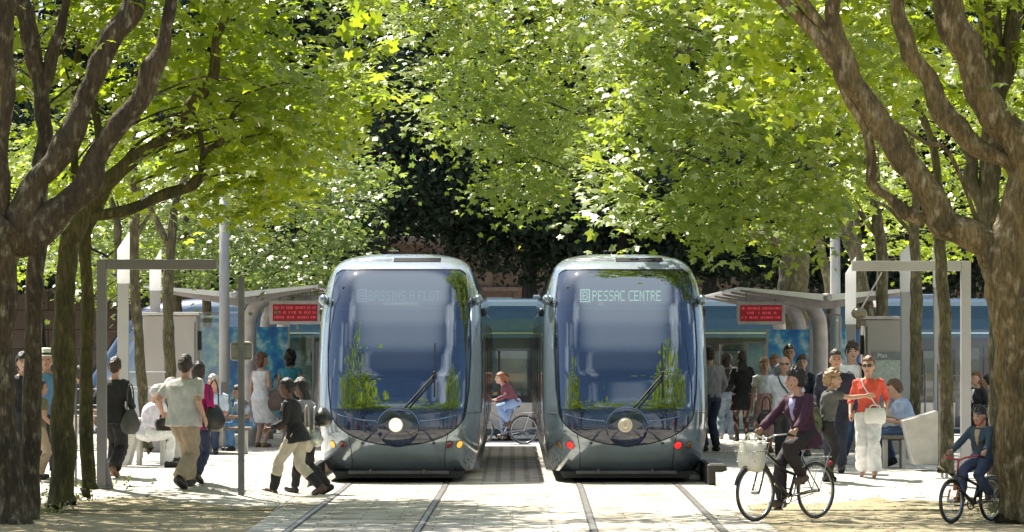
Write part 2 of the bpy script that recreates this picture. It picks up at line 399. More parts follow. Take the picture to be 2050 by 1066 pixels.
    # cameras instead of mirrors
    for sx in (-1, 1):
        p = MB().ell((sx * 1.175, 1.45, 2.74), (.075, .13, .085), 16, 10).tube([(sx * 1.08, 1.5, 2.76), (sx * 1.17, 1.48, 2.75)], .03, 8)
        p.build('mirror_pod', paint, root, smooth=True)
        MB().ell((sx * 1.25, 2.6, 2.56), (.05, .07, .07), 12, 8).tube([(sx * 1.16, 2.6, 2.56), (sx * 1.25, 2.6, 2.56)], .02, 6).build('side_camera', dark, root, smooth=True)
def lamp(root, x, z, r, m, name='tail_lamp'):
    y = nose_y(x, z)
    # tilt with the shell
    dx = (nose_y(x + .01, z) - y) / .01; dzz = (nose_y(x, z + .01) - y) / .01
    nrm = np.array([-dx, 1, -dzz]) * -1.0; nrm = np.array([dx, -1, dzz]); nrm /= np.linalg.norm(nrm)
    c = np.array([x, y, z])
    MB().tube([c - nrm * .02, c + nrm * .004], r * 1.18, 20).build('lamp_ring', chrome if name == 'x' else mat('lamp_ring', (.12, .13, .13), .3, .6), root, smooth=False)
    MB().tube([c, c + nrm * .008, c + nrm * .016], [r, r * .95, r * .6], 20).build(name, m, root, smooth=True)
def body_side(root, L, blue=False):
    zs = np.array([.16, .22, .3, .45, .62, .8, 1.1, 1.6, 2.0, 2.4, 2.55, 2.7, 2.95, 3.12, 3.27, 3.37, 3.43, 3.46])
    prof = [(-wz(z), z) for z in zs] + [(wz(z), z) for z in zs[::-1]]
    secs = np.linspace(4.0, L, 6)
    for i in range(5):
        a, b_ = secs[i] + (.25 if i else 0), secs[i + 1] - (.25 if i < 4 else 0)
        rs = [np.array([(x, y, z) for x, z in prof]) for y in (a, b_)]
        MB().rings(rs).build('carriage_body', paint_side, root)
        if i < 4:
            rs = []
            for k in range(9):
                s_ = .93 if k % 2 else .97
                rs.append(np.array([(x * s_, b_ + .5 * k / 8, z * .985 + .02) for x, z in prof]))
            MB().rings(rs).build('bellows', dark, root)
        for sx in (-1, 1):
            def panel(y0, y1, z0, z1, o=.006, t=.02):
                V = []; zz = np.linspace(z0, z1, 7)
                mb = MB()
                for oo in (o, -t):
                    for z in zz: V += [(sx * (wz(z) + oo), y0, z), (sx * (wz(z) + oo), y1, z)]
                f = [(2 * k, 2 * k + 1, 2 * k + 3, 2 * k + 2) for k in range(6)]
                f += [(0, 2 * 0 + 14, 15, 1), (12, 13, 27, 26)] + [(2 * k, 2 * k + 2, 2 * k + 16, 2 * k + 14) for k in range(6)] + [(2 * k + 1, 2 * k + 15, 2 * k + 17, 2 * k + 3) for k in range(6)]
                return mb.add(V, f)
            ln = b_ - a
            panel(a + .02, b_ - .02, .95, 2.50, .004).build('window_band', mat('window_band_black', (.010, .012, .016), .12, 0, coat=1), root)
            panel(a + .02, b_ - .02, .30, .93, .004).build('lower_panel', paint_low, root)
            panel(a + .02, b_ - .02, 2.60, 2.63, .008).build('gutter_trim', chrome, root)
            nW = 3
            dy = ln * .36
            dw = 1.35
            mid = (a + b_) / 2
            for y0, y1 in ((a + .15, mid - dw / 2 - .12), (mid + dw / 2 + .12, b_ - .15)):
                panel(y0, y1, 1.10, 2.18, .010).build('side_window', mat('tram_window_glass', (.035, .055, .045), .05, 0, var=.3, scale=2, coat=1, spec=1.), root)
                panel(y0 + (y1 - y0) * .48, y0 + (y1 - y0) * .52, 1.1, 2.18, .014).build('window_post', dark, root)
            for q in (-1, 1):
                y0, y1 = sorted((mid + q * .02, mid + q * dw / 2))
                dr = panel(y0, y1, .34, 2.40, .014).build('door', mat('door_grey', (.05, .055, .06), .25, .3, coat=1), root)
                panel(y0 + .08, y1 - .08, .62, 2.25, .019).build('pane', MATS['tram_window_glass'], dr)
    # roof equipment
    for y0, y1, h in ((9.5, 10.5, .03), (11, 14, .10), (17.5, 21, .12), (24, 27, .1)):
        MB().box((0, (y0 + y1) / 2, 3.44 + h / 2), (1.0, y1 - y0, h)).build('roof_unit', roofm, root, bevel=.03)
    MB().tube([(-.25, 3.9, 3.44), (-.25, 3.9, 3.53), (-.1, 3.9, 3.53)], .014, 6).build('antenna', dark, root)
    for y in (2.2, 9.5, 16, 22.5, L - 2.2):
        b_ = MB()
        for sx in (-1, 1):
            for dy in (-.8, .8):
                b_.cyl((sx * .66, y + dy, .30), (sx * .78, y + dy, .30), .29, 18)
            b_.box((sx * .86, y, .22), (.06, 2.4, .16))
        b_.build('bogie', dark, root)
    for k in range(26):
        y = 3. + k * (L - 4) / 26
        for sx in (-1, 1): MB().box((sx * 1.10, y, .16), (.16, .08, .1)).build('skirt_bracket', mat('bracket_grey', (.3, .3, .31), .4, .5), root)
FONT = {'A': '01110100011000111111100011000110001', 'B': '11110100011000111110100011000111110', 'C': '01111100001000010000100001000001111',
        'E': '11111100001000011110100001000011111', 'F': '11111100001000011110100001000010000', 'I': '11100010000100001000010000100011100',
        'L': '10000100001000010000100001000011111', 'N': '10001110011010110101100111000110001', 'O': '01110100011000110001100011000101110',
        'P': '11110100011000111110100001000010000', 'R': '11110100011000111110101001001010001', 'S': '01111100001000001110000010000111110',
        'T': '11111001000010000100001000010000100', ' ': '0' * 35}
def led_text(root, text, x0, x1, zc, h, m, yoff, name='destination_text'):
    cells = []; x = 0
    for i, ch in enumerate(text):
        g = FONT[ch]; wd = 5 if ch != 'I' else 3
        if ch == ' ': x += 3; continue
        for k in range(35):
            if g[k] == '1' and (k % 5) < wd: cells.append((x + k % 5, k // 5))
        x += wd + 1
    wd = x - 1; p = (x1 - x0) / wd; q = h / 7
    mb = MB()
    for cx_, r_ in cells:
        X = x0 + (cx_ + .5) * p; Z = zc + h / 2 - (r_ + .5) * q
        mb.box((X, yoff, Z), (p * .80, .006, q * .80))
    return mb.build(name, m, root)
def route_box(root, x, z, m, yoff):
    # the boxed line letter B
    b_ = MB(); w_, h_ = .13, .165
    for dx, dz, a, c in ((-w_ / 2, 0, .014, h_), (w_ / 2, 0, .014, h_)): b_.box((x + dx, yoff, z + dz), (a, .006, c))
    b_.box((x, yoff, z + h_ / 2 + .007), (w_ + .014, .006, .014)); b_.box((x, yoff, z - h_ / 2 - .007), (w_ + .014, .006, .014))
    b_.build('route_frame', m, root)
    led_text(root, 'B', x - .042, x + .042, z, .125, m, yoff, 'route_letter')
L = 29.5
def make_tram(): 
    r = empty('tram', (-1.7, 59.3, 0)); build_nose(r); body_side(r, L); return r
tramL = make_tram()
amber_on = mat('lamp_amber_lit', (.9, .35, .05), .3, emit=(1, .38, .05), estr=.55)
red_off = mat('lamp_red_unlit', (.14, .012, .02), .2, coat=1)
amber_off = mat('lamp_amber_unlit', (.22, .10, .02), .2, coat=1)
red_on = mat('lamp_red_lit', (.8, .02, .02), .3, emit=(1, .02, .02), estr=.6)
led_dim = mat('led_dim', (.22, .36, .34), .5, emit=(.25, .45, .42), estr=.28)
led_green = mat('led_green', (.4, .6, .35), .5, emit=(.55, .85, .42), estr=.7)
tramR = copy_tree(tramL); tramR.location = (1.7, 59.3, 0)
tramB = copy_tree(tramL)
tag(tramL, 'left tram with one lit headlamp, its front reading BASSINS A FLOT', 'tram', 'trams', 'thing')
tag(tramR, 'right tram with red lamps lit, its front reading PESSAC CENTRE', 'tram', 'trams', 'thing')
tag(tramB, 'long tram seen from its side, crossing the street behind both platforms', 'tram', 'trams', 'thing')
tramB.location = (-10.5, 97.6, -.3); tramB.rotation_euler = (0, 0, R(-90))
def headlamp(root, m, emblem):
    y = nose_y(0, .87) - .085
    MB().tube([(-.03, y, .87), (-.03, y - .03, .87)], .108, 28).build('headlamp_ring', mat('headlamp_ring', (.55, .5, .42), .3, .3), root)
    MB().tube([(-.03, y - .028, .87), (-.03, y - .045, .87), (-.03, y - .052, .87)], [.092, .088, .05], 28).build('headlamp', m, root, smooth=True)
    if emblem:
        b_ = MB(); yy = y - .056
        ring = [(-.03 + .075 * math.cos(a), yy, .87 + .075 * math.sin(a)) for a in np.linspace(0, 2 * math.pi, 24, endpoint=False)]
        b_.tube(ring, .006, 5, loop=True)
        for rr in (.03,):
            for dx, dz in ((-.022, 0), (.022, 0), (0, .022)): b_.tube([(-.03 + dx + rr * math.cos(a) * .8, yy, .868 + dz + rr * math.sin(a) * .8) for a in np.linspace(0, 2 * math.pi, 16, endpoint=False)], .004, 5, loop=True)
        b_.build('round_emblem', mat('emblem_brown', (.45, .38, .28), .4), root)
headlamp(tramL, mat('headlamp_lit', (1, .85, .6), .3, emit=(1, .78, .45), estr=1.3), False)
headlamp(tramR, mat('headlamp_unlit', (.72, .66, .56), .3), True)
for x, m in ((-.98, amber_on), (-.82, red_off), (.76, red_off), (.91, amber_on)): lamp(tramL, x, .575, .055, m, 'amber_lamp' if abs(x) > .85 else 'red_lamp')
for x, m in ((-1.0, amber_off), (-.84, red_on), (.76, red_on), (.93, amber_off)): lamp(tramR, x, .565, .058, m, 'amber_lamp' if abs(x) > .85 else 'red_lamp')
route_box(tramL, -.58, 2.80, led_dim, 1.27); led_text(tramL, 'BASSINS A FLOT', -.48, .60, 2.80, .15, led_dim, 1.27)
route_box(tramR, -.60, 2.80, led_green, 1.27); led_text(tramR, 'PESSAC CENTRE', -.49, .55, 2.80, .16, led_green, 1.27)
MB().box((.80, 1.4, 2.05), (.30, .02, .75)).build('cab_window_strip', mat('cab_pale', (.45, .55, .7), .4, col2=(.12, .2, .35), scale=9), tramL)
# ---------------------------------------------------------------- trees
def leaf_mat(name, c1, c2, t1, trans=.45, rough=.32, spec=.6):
    m = bpy.data.materials.new(name); m.use_nodes = True; nt = m.node_tree; MATS[name] = m
    b = nt.nodes['Principled BSDF']; out = nt.nodes['Material Output']
    g = nn(m, 'ShaderNodeNewGeometry'); r = nn(m, 'ShaderNodeValToRGB')
    r.color_ramp.elements[0].color = (*c1, 1); r.color_ramp.elements[1].color = (*c2, 1)
    nt.links.new(g.outputs['Random Per Island'], r.inputs[0])
    nt.links.new(r.outputs[0], b.inputs['Base Color']); b.inputs['Roughness'].default_value = rough
    b.inputs['Specular IOR Level'].default_value = spec
    t = nn(m, 'ShaderNodeBsdfTranslucent'); t.inputs[0].default_value = (*t1, 1)
    hs = nn(m, 'ShaderNodeMix', data_type='RGBA'); hs.inputs['A'].default_value = (*t1, 1); hs.inputs['B'].default_value = (t1[0] * .42, t1[1] * .52, t1[2] * .4, 1)
    nt.links.new(g.outputs['Random Per Island'], hs.inputs[0]); nt.links.new(hs.outputs['Result'], t.inputs[0])
    mx = nn(m, 'ShaderNodeMixShader'); mx.inputs[0].default_value = trans
    nt.links.new(b.outputs[0], mx.inputs[1]); nt.links.new(t.outputs[0], mx.inputs[2]); nt.links.new(mx.outputs[0], out.inputs[0])
    return m
lf_near = leaf_mat('leaf_yellow_green', (.07, .105, .01), (.30, .36, .05), (.58, .70, .03), .5)
lf_mid = leaf_mat('leaf_fresh_green', (.06, .105, .015), (.42, .49, .17), (.64, .74, .06), .45, .40, .7)
lf_grey = leaf_mat('leaf_grey_green', (.09, .14, .04), (.16, .21, .08), (.44, .54, .11), .42, .38)
lf_dark = leaf_mat('leaf_shaded_green', (.022, .036, .024), (.050, .070, .042), (.03, .05, .02), .15, .8, .08)  # shade of the background trees put into the leaf colour
# palmate plane leaf: 5 lobes
_a = [-150, -120, -82, -52, -28, 0, 28, 52, 82, 120, 150]
_r = [.40, .66, .50, .86, .60, 1.0, .60, .86, .50, .66, .40]
LEAF = np.array([(0, 0, 0)] + [(r * math.sin(R(a)), r * math.cos(R(a)) , -.10 * r * (abs(a) < 10) - .16 * r * (r > .6)) for a, r in zip(_a, _r)])
LEAF[:, 1] += .25
LF = np.array([(0, i, i + 1) for i in range(1, 11)])
DIA = np.array([(0, -.5, 0), (.36, 0, .06), (0, .6, -.05), (-.36, 0, .06)]); DF = np.array([(0, 1, 2, 3)])
def leaves(cent, size, tmpl=LEAF, tf=LF, up=.55, jit=.35, base=None):
    """leaf at each centre; returns verts, faces arrays"""
    n = len(cent)
    nrm = rng.normal(size=(n, 3)); nrm /= np.linalg.norm(nrm, axis=1)[:, None]
    nrm = nrm * (1 - up) + (np.array([0, -.32, 1.]) if base is None else base) * up; nrm /= np.linalg.norm(nrm, axis=1)[:, None]
    a = rng.normal(size=(n, 3)); a[:, 2] -= .5
    y = a - nrm * np.sum(a * nrm, 1)[:, None]; y /= np.linalg.norm(y, axis=1)[:, None] + 1e-9
    x = np.cross(y, nrm); s = size * rng.uniform(1 - jit, 1 + jit, n)
    k = len(tmpl)
    V = cent[:, None, :] + s[:, None, None] * (tmpl[None, :, 0, None] * x[:, None] + tmpl[None, :, 1, None] * y[:, None] + tmpl[None, :, 2, None] * nrm[:, None])
    Fx = tf[None] + (np.arange(n) * k)[:, None, None]
    return V.reshape(-1, 3), Fx.reshape(-1, tf.shape[1])
def fast_mesh(name, V, Fx, m):
    me = bpy.data.meshes.new(name); k = Fx.shape[1]; nf = len(Fx)
    me.vertices.add(len(V)); me.vertices.foreach_set('co', V.astype(np.float32).ravel())
    me.loops.add(nf * k); me.loops.foreach_set('vertex_index', Fx.astype(np.int32).ravel())
    me.polygons.add(nf); me.polygons.foreach_set('loop_start', np.arange(nf, dtype=np.int32) * k)
    me.update(); me.validate(); me.materials.append(m); return me
def clusters_to_leaves(C, n, rad, flat=.55):
    m = len(C); d = rng.normal(size=(m, n, 3)) * np.array([rad, rad, rad * flat]) * .55
    return (C[:, None] + d).reshape(-1, 3)
def bark(name, c1, c2, c3):
    m = mat(name, c1, .85, col2=c2, scale=3.5, bump=.9, bscale=22, stretch=(1, 1, .45)); nt = m.node_tree
    b = nt.nodes['Principled BSDF']; ramp = [n for n in nt.nodes if n.type == 'VALTORGB'][0]; tc = [n for n in nt.nodes if n.type == 'TEX_COORD'][0]
    mp = nn(m, 'ShaderNodeMapping'); mp.inputs['Scale'].default_value = (1.6, 1.6, .8); nt.links.new(tc.outputs['Object'], mp.inputs[0])
    n2 = nn(m, 'ShaderNodeTexNoise'); n2.inputs['Scale'].default_value = 7; n2.inputs['Detail'].default_value = 3
    nt.links.new(mp.outputs[0], n2.inputs['Vector']); r2 = nn(m, 'ShaderNodeValToRGB'); r2.color_ramp.interpolation = 'EASE'
    r2.color_ramp.elements[0].position = .50; r2.color_ramp.elements[1].position = .78; nt.links.new(n2.outputs['Fac'], r2.inputs[0])
    mx = nn(m, 'ShaderNodeMix', data_type='RGBA'); mx.inputs['B'].default_value = (*c3, 1)
    nt.links.new(r2.outputs[0], mx.inputs[0]); nt.links.new(ramp.outputs[0], mx.inputs['A'])
    mp3 = nn(m, 'ShaderNodeMapping'); mp3.inputs['Scale'].default_value = (1, 1, .22); nt.links.new(tc.outputs['Object'], mp3.inputs[0])
    n3 = nn(m, 'ShaderNodeTexNoise'); n3.inputs['Scale'].default_value = 38; n3.inputs['Detail'].default_value = 4; nt.links.new(mp3.outputs[0], n3.inputs['Vector'])
    r3 = nn(m, 'ShaderNodeMapRange'); r3.inputs['From Min'].default_value = .35; r3.inputs['From Max'].default_value = .65; r3.inputs['To Min'].default_value = .58; r3.inputs['To Max'].default_value = 1.35
    nt.links.new(n3.outputs['Fac'], r3.inputs['Value']); m3 = nn(m, 'ShaderNodeVectorMath', operation='SCALE')
    nt.links.new(mx.outputs['Result'], m3.inputs[0]); nt.links.new(r3.outputs[0], m3.inputs['Scale']); nt.links.new(m3.outputs[0], b.inputs['Base Color'])
    bp = [n for n in nt.nodes if n.type == 'BUMP'][0]; bp.inputs['Distance'].default_value = .05
    return m
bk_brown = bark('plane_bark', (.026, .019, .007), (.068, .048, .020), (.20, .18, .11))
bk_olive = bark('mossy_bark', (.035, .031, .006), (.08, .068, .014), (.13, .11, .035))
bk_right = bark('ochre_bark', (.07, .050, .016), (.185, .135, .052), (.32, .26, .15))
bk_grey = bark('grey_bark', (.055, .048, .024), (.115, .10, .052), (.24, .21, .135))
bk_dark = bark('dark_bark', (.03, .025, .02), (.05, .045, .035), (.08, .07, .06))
def limb_mb(path, D, n=14, seed=0, flare=False):
    """path of (px, py, r_px[, dD])"""
    q = np.array([(*P(p[0], p[1], D + (p[3] if len(p) > 3 else 0)), p[2] * (D + (p[3] if len(p) > 3 else 0)) / F) for p in path])
    s = spline(q, 7); pts = s[:, :3].copy(); r = np.maximum(s[:, 3], .004)
    for i in range(len(pts)):
        nz = noise.noise(Vector(pts[i]) * 1.7 + Vector((seed, 0, 0))); r[i] *= 1 + (.12 if flare else .28) * nz
        if 0 < i < len(pts) - 1: pts[i] += np.array([noise.noise(Vector(pts[i]) * 2.3 + Vector((0, seed, 9))), 0, 0]) * r[i] * (.3 if flare else .75)
    mb = MB(); mb.tube(pts, r, n)
    v = mb.v[0]
    for i in range(len(v)):
        k = min(i // n, len(pts) - 1); c = pts[k]; d = v[i] - c
        p_ = Vector(v[i]) * 5.; h = noise.noise(p_) * .16 + noise.noise(p_ * 3) * .06
        v[i] = c + d * (1 + h)
    return mb
TREES = []
def make_tree(label, D, trunk, limbs, bk, group=None, n=14):
    b = P(trunk[0][0], trunk[0][1], D); bx, by = b[0], D
    root = empty('plane_tree', (bx, D, gz(bx, D))); off = (bx, D, gz(bx, D))
    pth = [(trunk[0][0], trunk[0][1] + 12, trunk[0][2] * 1.45)] + list(trunk)
    limb_mb(pth, D, n + 4, len(TREES), True).build('trunk', bk, root, off=off, smooth=True)
    for i, l in enumerate(limbs): limb_mb(l, D, n, i + 3).build('limb', bk, root, off=off, smooth=True)
    tag(root, label, 'tree', group, 'thing')
    TREES.append(dict(root=root, off=off, x=bx, D=D, V=[], F=[], n=0, tx=(trunk[-1][0] - CX) * D / F)); return TREES[-1]
GL = 'plane trees in the row left of the tramway'; GR = 'plane trees in the row right of the tramway'
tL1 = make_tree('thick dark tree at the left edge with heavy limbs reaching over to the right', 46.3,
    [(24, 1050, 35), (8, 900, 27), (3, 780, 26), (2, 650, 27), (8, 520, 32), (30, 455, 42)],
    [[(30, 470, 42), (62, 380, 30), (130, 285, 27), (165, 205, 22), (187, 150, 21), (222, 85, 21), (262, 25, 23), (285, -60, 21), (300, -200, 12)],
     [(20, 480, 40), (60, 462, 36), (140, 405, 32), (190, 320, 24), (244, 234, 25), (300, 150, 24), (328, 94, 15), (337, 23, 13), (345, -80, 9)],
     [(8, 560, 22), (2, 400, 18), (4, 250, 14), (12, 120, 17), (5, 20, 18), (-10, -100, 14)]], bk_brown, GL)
tL2 = make_tree('slim trunk beside the thick tree at the left edge, leaning slightly right', 47.4,
    [(58, 1026, 20), (62, 800, 19), (66, 600, 18), (76, 450, 16), (82, 330, 16)],
    [[(82, 340, 16), (82, 260, 16), (80, 175, 17), (62, 90, 16), (40, 20, 18), (20, -80, 12)], [(83, 220, 13), (92, 150, 13), (118, 60, 12), (135, -30, 10)]], bk_brown, GL)
tL3 = make_tree('plane tree standing between the white-hatted man and the steel portal', 49.5,
    [(122, 1000, 27), (124, 900, 24), (128, 700, 24), (131, 560, 21), (140, 470, 22)],
    [[(140, 478, 21), (178, 408, 18), (225, 356, 17), (281, 309, 14), (345, 268, 15), (372, 262, 15), (383, 211, 14), (422, 158, 12), (431, 84, 9), (450, 28, 9), (468, -30, 7)],
     [(160, 436, 12), (253, 422, 12), (328, 389, 11), (389, 370, 11), (408, 337, 11), (407, 305, 8), (440, 281, 7), (469, 225, 6), (488, 200, 3)],
     [(378, 215, 7), (395, 260, 5), (404, 306, 5)],
     [(160, 450, 14), (190, 380, 10), (195, 250, 9), (180, 130, 9), (240, 40, 7)]], bk_olive, GL)
tL4 = make_tree('narrow green mossy trunk right against the left steel portal', 51.5,
    [(175, 965, 15), (171, 800, 13), (173, 650, 13), (170, 520, 13), (168, 440, 12)],
    [[(168, 450, 12), (150, 350, 9), (145, 200, 8), (160, 60, 6)], [(172, 470, 9), (215, 380, 5), (262, 300, 4), (330, 250, 3)]], bk_olive, GL)
tL5 = make_tree('thin trunk behind the fence left of the grey kiosk', 62.0,
    [(290, 885, 11), (283, 780, 10), (272, 640, 10), (266, 540, 10), (268, 440, 9)],
    [[(268, 450, 8), (265, 350, 7), (275, 200, 6)], [(268, 480, 5), (300, 420, 4), (330, 360, 3)]], bk_grey, GL)
tL6 = make_tree('straight brown trunk in front of the grey kiosk on the left', 64.0,
    [(338, 885, 13), (338, 740, 12), (334, 600, 11), (338, 520, 10), (345, 430, 9)],
    [[(345, 440, 8), (370, 350, 7), (420, 280, 5)], [(340, 500, 6), (300, 420, 5), (240, 330, 4)]], bk_grey, GL)
tL7 = make_tree('trunk just behind the brown one by the left kiosk', 72.0,
    [(352, 860, 10), (353, 700, 10), (352, 600, 10), (356, 520, 9), (372, 430, 7)], [[(372, 430, 7), (440, 380, 5), (520, 350, 4)]], bk_grey, GL)
tL8 = make_tree('short dark trunk seen above the roof of the left shelter', 78.0,
    [(412, 860, 9), (412, 640, 9), (410, 560, 9), (418, 480, 8)], [[(418, 480, 8), (480, 420, 5), (560, 380, 4)], [(418, 490, 6), (400, 420, 5), (380, 360, 4)]], bk_grey, GL)
tL9 = make_tree('trunk hidden behind the white blade of the left lamp', 70.0,
    [(246, 860, 8), (243, 640, 8), (236, 520, 8), (232, 440, 8)], [[(232, 440, 7), (215, 380, 5), (190, 320, 4)]], bk_grey, GL)
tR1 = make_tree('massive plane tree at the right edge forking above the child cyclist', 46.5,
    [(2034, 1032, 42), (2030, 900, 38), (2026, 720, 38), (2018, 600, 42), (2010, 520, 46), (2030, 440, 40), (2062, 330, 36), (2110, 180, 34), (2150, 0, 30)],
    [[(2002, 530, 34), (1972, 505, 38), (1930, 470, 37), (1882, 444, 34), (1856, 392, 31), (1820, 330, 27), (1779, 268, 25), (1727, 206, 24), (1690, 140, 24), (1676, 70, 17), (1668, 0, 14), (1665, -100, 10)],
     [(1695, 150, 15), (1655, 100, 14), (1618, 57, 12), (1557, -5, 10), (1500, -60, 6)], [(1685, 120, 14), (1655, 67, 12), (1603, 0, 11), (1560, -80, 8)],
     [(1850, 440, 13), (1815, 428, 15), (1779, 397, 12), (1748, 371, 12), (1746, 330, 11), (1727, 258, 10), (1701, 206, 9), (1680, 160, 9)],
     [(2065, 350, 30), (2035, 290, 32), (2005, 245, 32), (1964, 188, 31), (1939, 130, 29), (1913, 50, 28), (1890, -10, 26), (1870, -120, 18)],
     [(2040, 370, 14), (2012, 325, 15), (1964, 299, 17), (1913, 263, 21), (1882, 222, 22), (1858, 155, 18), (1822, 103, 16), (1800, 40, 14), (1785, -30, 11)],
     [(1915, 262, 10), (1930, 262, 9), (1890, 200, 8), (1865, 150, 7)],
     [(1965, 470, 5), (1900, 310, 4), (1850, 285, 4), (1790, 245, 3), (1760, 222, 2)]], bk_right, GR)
tR2 = make_tree('pale forked trunk just behind the massive tree at the right edge', 49.5,
    [(2000, 985, 26), (2000, 800, 24), (2000, 620, 24), (1990, 520, 26), (1985, 450, 24), (1978, 330, 22), (1990, 200, 22), (1985, 90, 24), (1975, -30, 22)],
    [[(1985, 480, 18), (1968, 420, 14), (1950, 370, 16), (1945, 320, 13), (1925, 290, 12)], [(1990, 200, 16), (2020, 120, 18), (2030, 30, 16), (2040, -60, 12)]], bk_grey, GR)
tR3 = make_tree('brown trunk between the two right glass posts, left of the steel portal post', 54.2,
    [(1893, 935, 16), (1893, 820, 14), (1890, 680, 14), (1884, 570, 13), (1880, 480, 12)], [[(1880, 490, 11), (1876, 400, 10), (1870, 300, 8), (1830, 200, 6)]], bk_grey, GR)
tR4 = make_tree('straight trunk right of the tall white blade on the right platform', 60.0,
    [(1832, 890, 12), (1831, 740, 11), (1833, 600, 12), (1830, 500, 10), (1826, 430, 10)], [[(1826, 440, 9), (1835, 360, 7), (1820, 260, 6)], [(1828, 470, 5), (1780, 420, 4), (1740, 400, 3)]], bk_grey, GR)
tR5 = make_tree('mottled trunk rising behind the right shelter roof', 68.0,
    [(1766, 880, 12), (1765, 700, 12), (1764, 600, 12), (1762, 500, 12), (1752, 420, 11)], [[(1752, 430, 10), (1748, 340, 8), (1760, 250, 6)], [(1758, 480, 6), (1720, 430, 5), (1690, 400, 4)]], bk_grey, GR)
tR6 = make_tree('slender trunk behind the right shelter, left of the mottled one', 76.0,
    [(1712, 860, 10), (1712, 700, 10), (1713, 560, 9), (1716, 470, 8)], [[(1716, 470, 7), (1700, 400, 6), (1660, 340, 4)]], bk_grey, GR)
tR7 = make_tree('broad old plane trunk standing behind the right platform display', 82.0,
    [(1590, 858, 34), (1588, 740, 31), (1585, 640, 29), (1584, 560, 29), (1590, 500, 28)], [[(1590, 510, 22), (1560, 478, 13), (1515, 475, 10), (1480, 470, 8)], [(1592, 500, 24), (1605, 440, 18), (1620, 370, 12)]], bk_grey, GR)
tR8 = make_tree('thin leaning trunk right of the broad old plane', 78.0,
    [(1672, 860, 9), (1662, 680, 8), (1655, 570, 8), (1638, 480, 8)], [[(1638, 485, 7), (1632, 420, 6), (1600, 350, 5)], [(1642, 500, 4), (1615, 475, 3), (1590, 455, 3)]], bk_grey, GR)
from functools import reduce
def inside(poly, x, y):
    poly = np.array(poly, float); n = len(poly); res = np.zeros(len(x), bool); j = n - 1
    for i in range(n):
        xi, yi = poly[i]; xj, yj = poly[j]
        c = ((yi > y) != (yj > y)) & (x < (xj - xi) * (y - yi) / (yj - yi + 1e-9) + xi); res ^= c; j = i
    return res
def layer(poly, D0, D1, n, nl, size, trees, key, rad=.27, gap=.0, tmpl=LEAF, tf=LF, up=.55, gs=.9):
    poly = np.array(poly, float); lo, hi = poly.min(0), poly.max(0)
    x = rng.uniform(lo[0], hi[0], n * 6); y = rng.uniform(lo[1], hi[1], n * 6); k = inside(poly, x, y); x, y = x[k], y[k]
    D = rng.uniform(D0, D1, len(x)); C = np.c_[(x - CX) * D / F, D, EYE + (CY - y) * D / F]
    if gap:
        ok = np.array([noise.noise(Vector(c) * gs) > -1 + gap for c in C]); C = C[ok]
    C = C[:n]
    ti = np.array([int(np.argmin([abs(c[0] - t['tx']) + .35 * abs(c[1] - t['D']) for t in trees])) for c in C])
    for i, t in enumerate(trees):
        cc = C[ti == i]
        if len(cc) == 0: continue
        # flat drooping sprays: leaves of one spray share a plane
        bn = rng.normal(size=(len(cc), 3)) * .42 + np.array([0, -.30, 1.]); bn /= np.linalg.norm(bn, axis=1)[:, None]
        d = rng.normal(size=(len(cc), nl, 3)) * rad * .85 * rng.uniform(.6, 1.35, (len(cc), 1, 1)); d -= bn[:, None] * np.sum(d * bn[:, None], 2)[:, :, None] * .82
        d[:, :, 2] -= .5 * np.sum(d[:, :, :2] ** 2, 2)
        V, Fx = leaves((cc[:, None] + d).reshape(-1, 3), size, tmpl, tf, .74, .4, np.repeat(bn, nl, 0))
        t.setdefault('lay', {}).setdefault(key, []).append((V, Fx))
        tw = t.setdefault('twigs', [])
        for c in cc[:: max(1, len(cc) // 14)]: tw.append(c)
LT = [tL1, tL2, tL3, tL4]; LM = [tL5, tL6, tL7, tL8, tL9]; RT = [tR1, tR2]; RM = [tR3, tR4, tR5, tR6, tR7, tR8]
layer([(-500, -330), (560, -330), (620, -80), (745, 0), (795, 110), (800, 225), (740, 235), (690, 200), (715, 290), (640, 320), (600, 400), (545, 450), (480, 465), (400, 430), (360, 300), (300, 330), (230, 300), (180, 200), (-500, 200)], 48, 55, 560, 17, .118, LT, 'n', gap=.74)
layer([(-300, 200), (180, 200), (360, 300), (400, 440), (250, 440), (60, 470), (-300, 500)], 51, 57, 60, 14, .10, LT, 'n', gap=.85)
layer([(300, 120), (560, 80), (700, 220), (600, 380), (520, 460), (420, 440), (380, 300)], 50, 56, 120, 17, .115, LT, 'n', gap=.7)
layer([(180, 440), (300, 330), (450, 290), (600, 278), (680, 290), (760, 330), (830, 352), (770, 385), (700, 420), (735, 475), (685, 500), (650, 560), (560, 585), (440, 560), (300, 565), (180, 600), (60, 500)], 70, 76, 620, 18, .075, LM, 'g', rad=.32, gap=.8)
layer([(-100, 250), (400, 250), (360, 560), (240, 600), (110, 545), (-100, 560)], 70, 84, 420, 14, .09, LM, 'n', gap=.75)
tC1 = make_tree('leafy plane tree whose crown hangs over the gap above the two trams', 74.0,
    [(1760, 870, 15), (1745, 700, 14), (1700, 480, 14), (1600, 250, 14)], [[(1600, 250, 12), (1400, 80, 10), (1200, 20, 8), (1000, 40, 5)], [(1400, 80, 8), (1250, 180, 6), (1120, 260, 4), (1060, 330, 2)]], bk_grey, GR)
layer([(750, -300), (1300, -300), (1270, 100), (1185, 300), (1150, 390), (1100, 445), (1060, 400), (990, 405), (965, 370), (990, 335), (930, 290), (862, 258), (852, 200), (905, 170), (812, 130), (820, 85), (750, 40)], 70, 77, 740, 20, .095, [tC1], 'm', rad=.36, gap=.62)
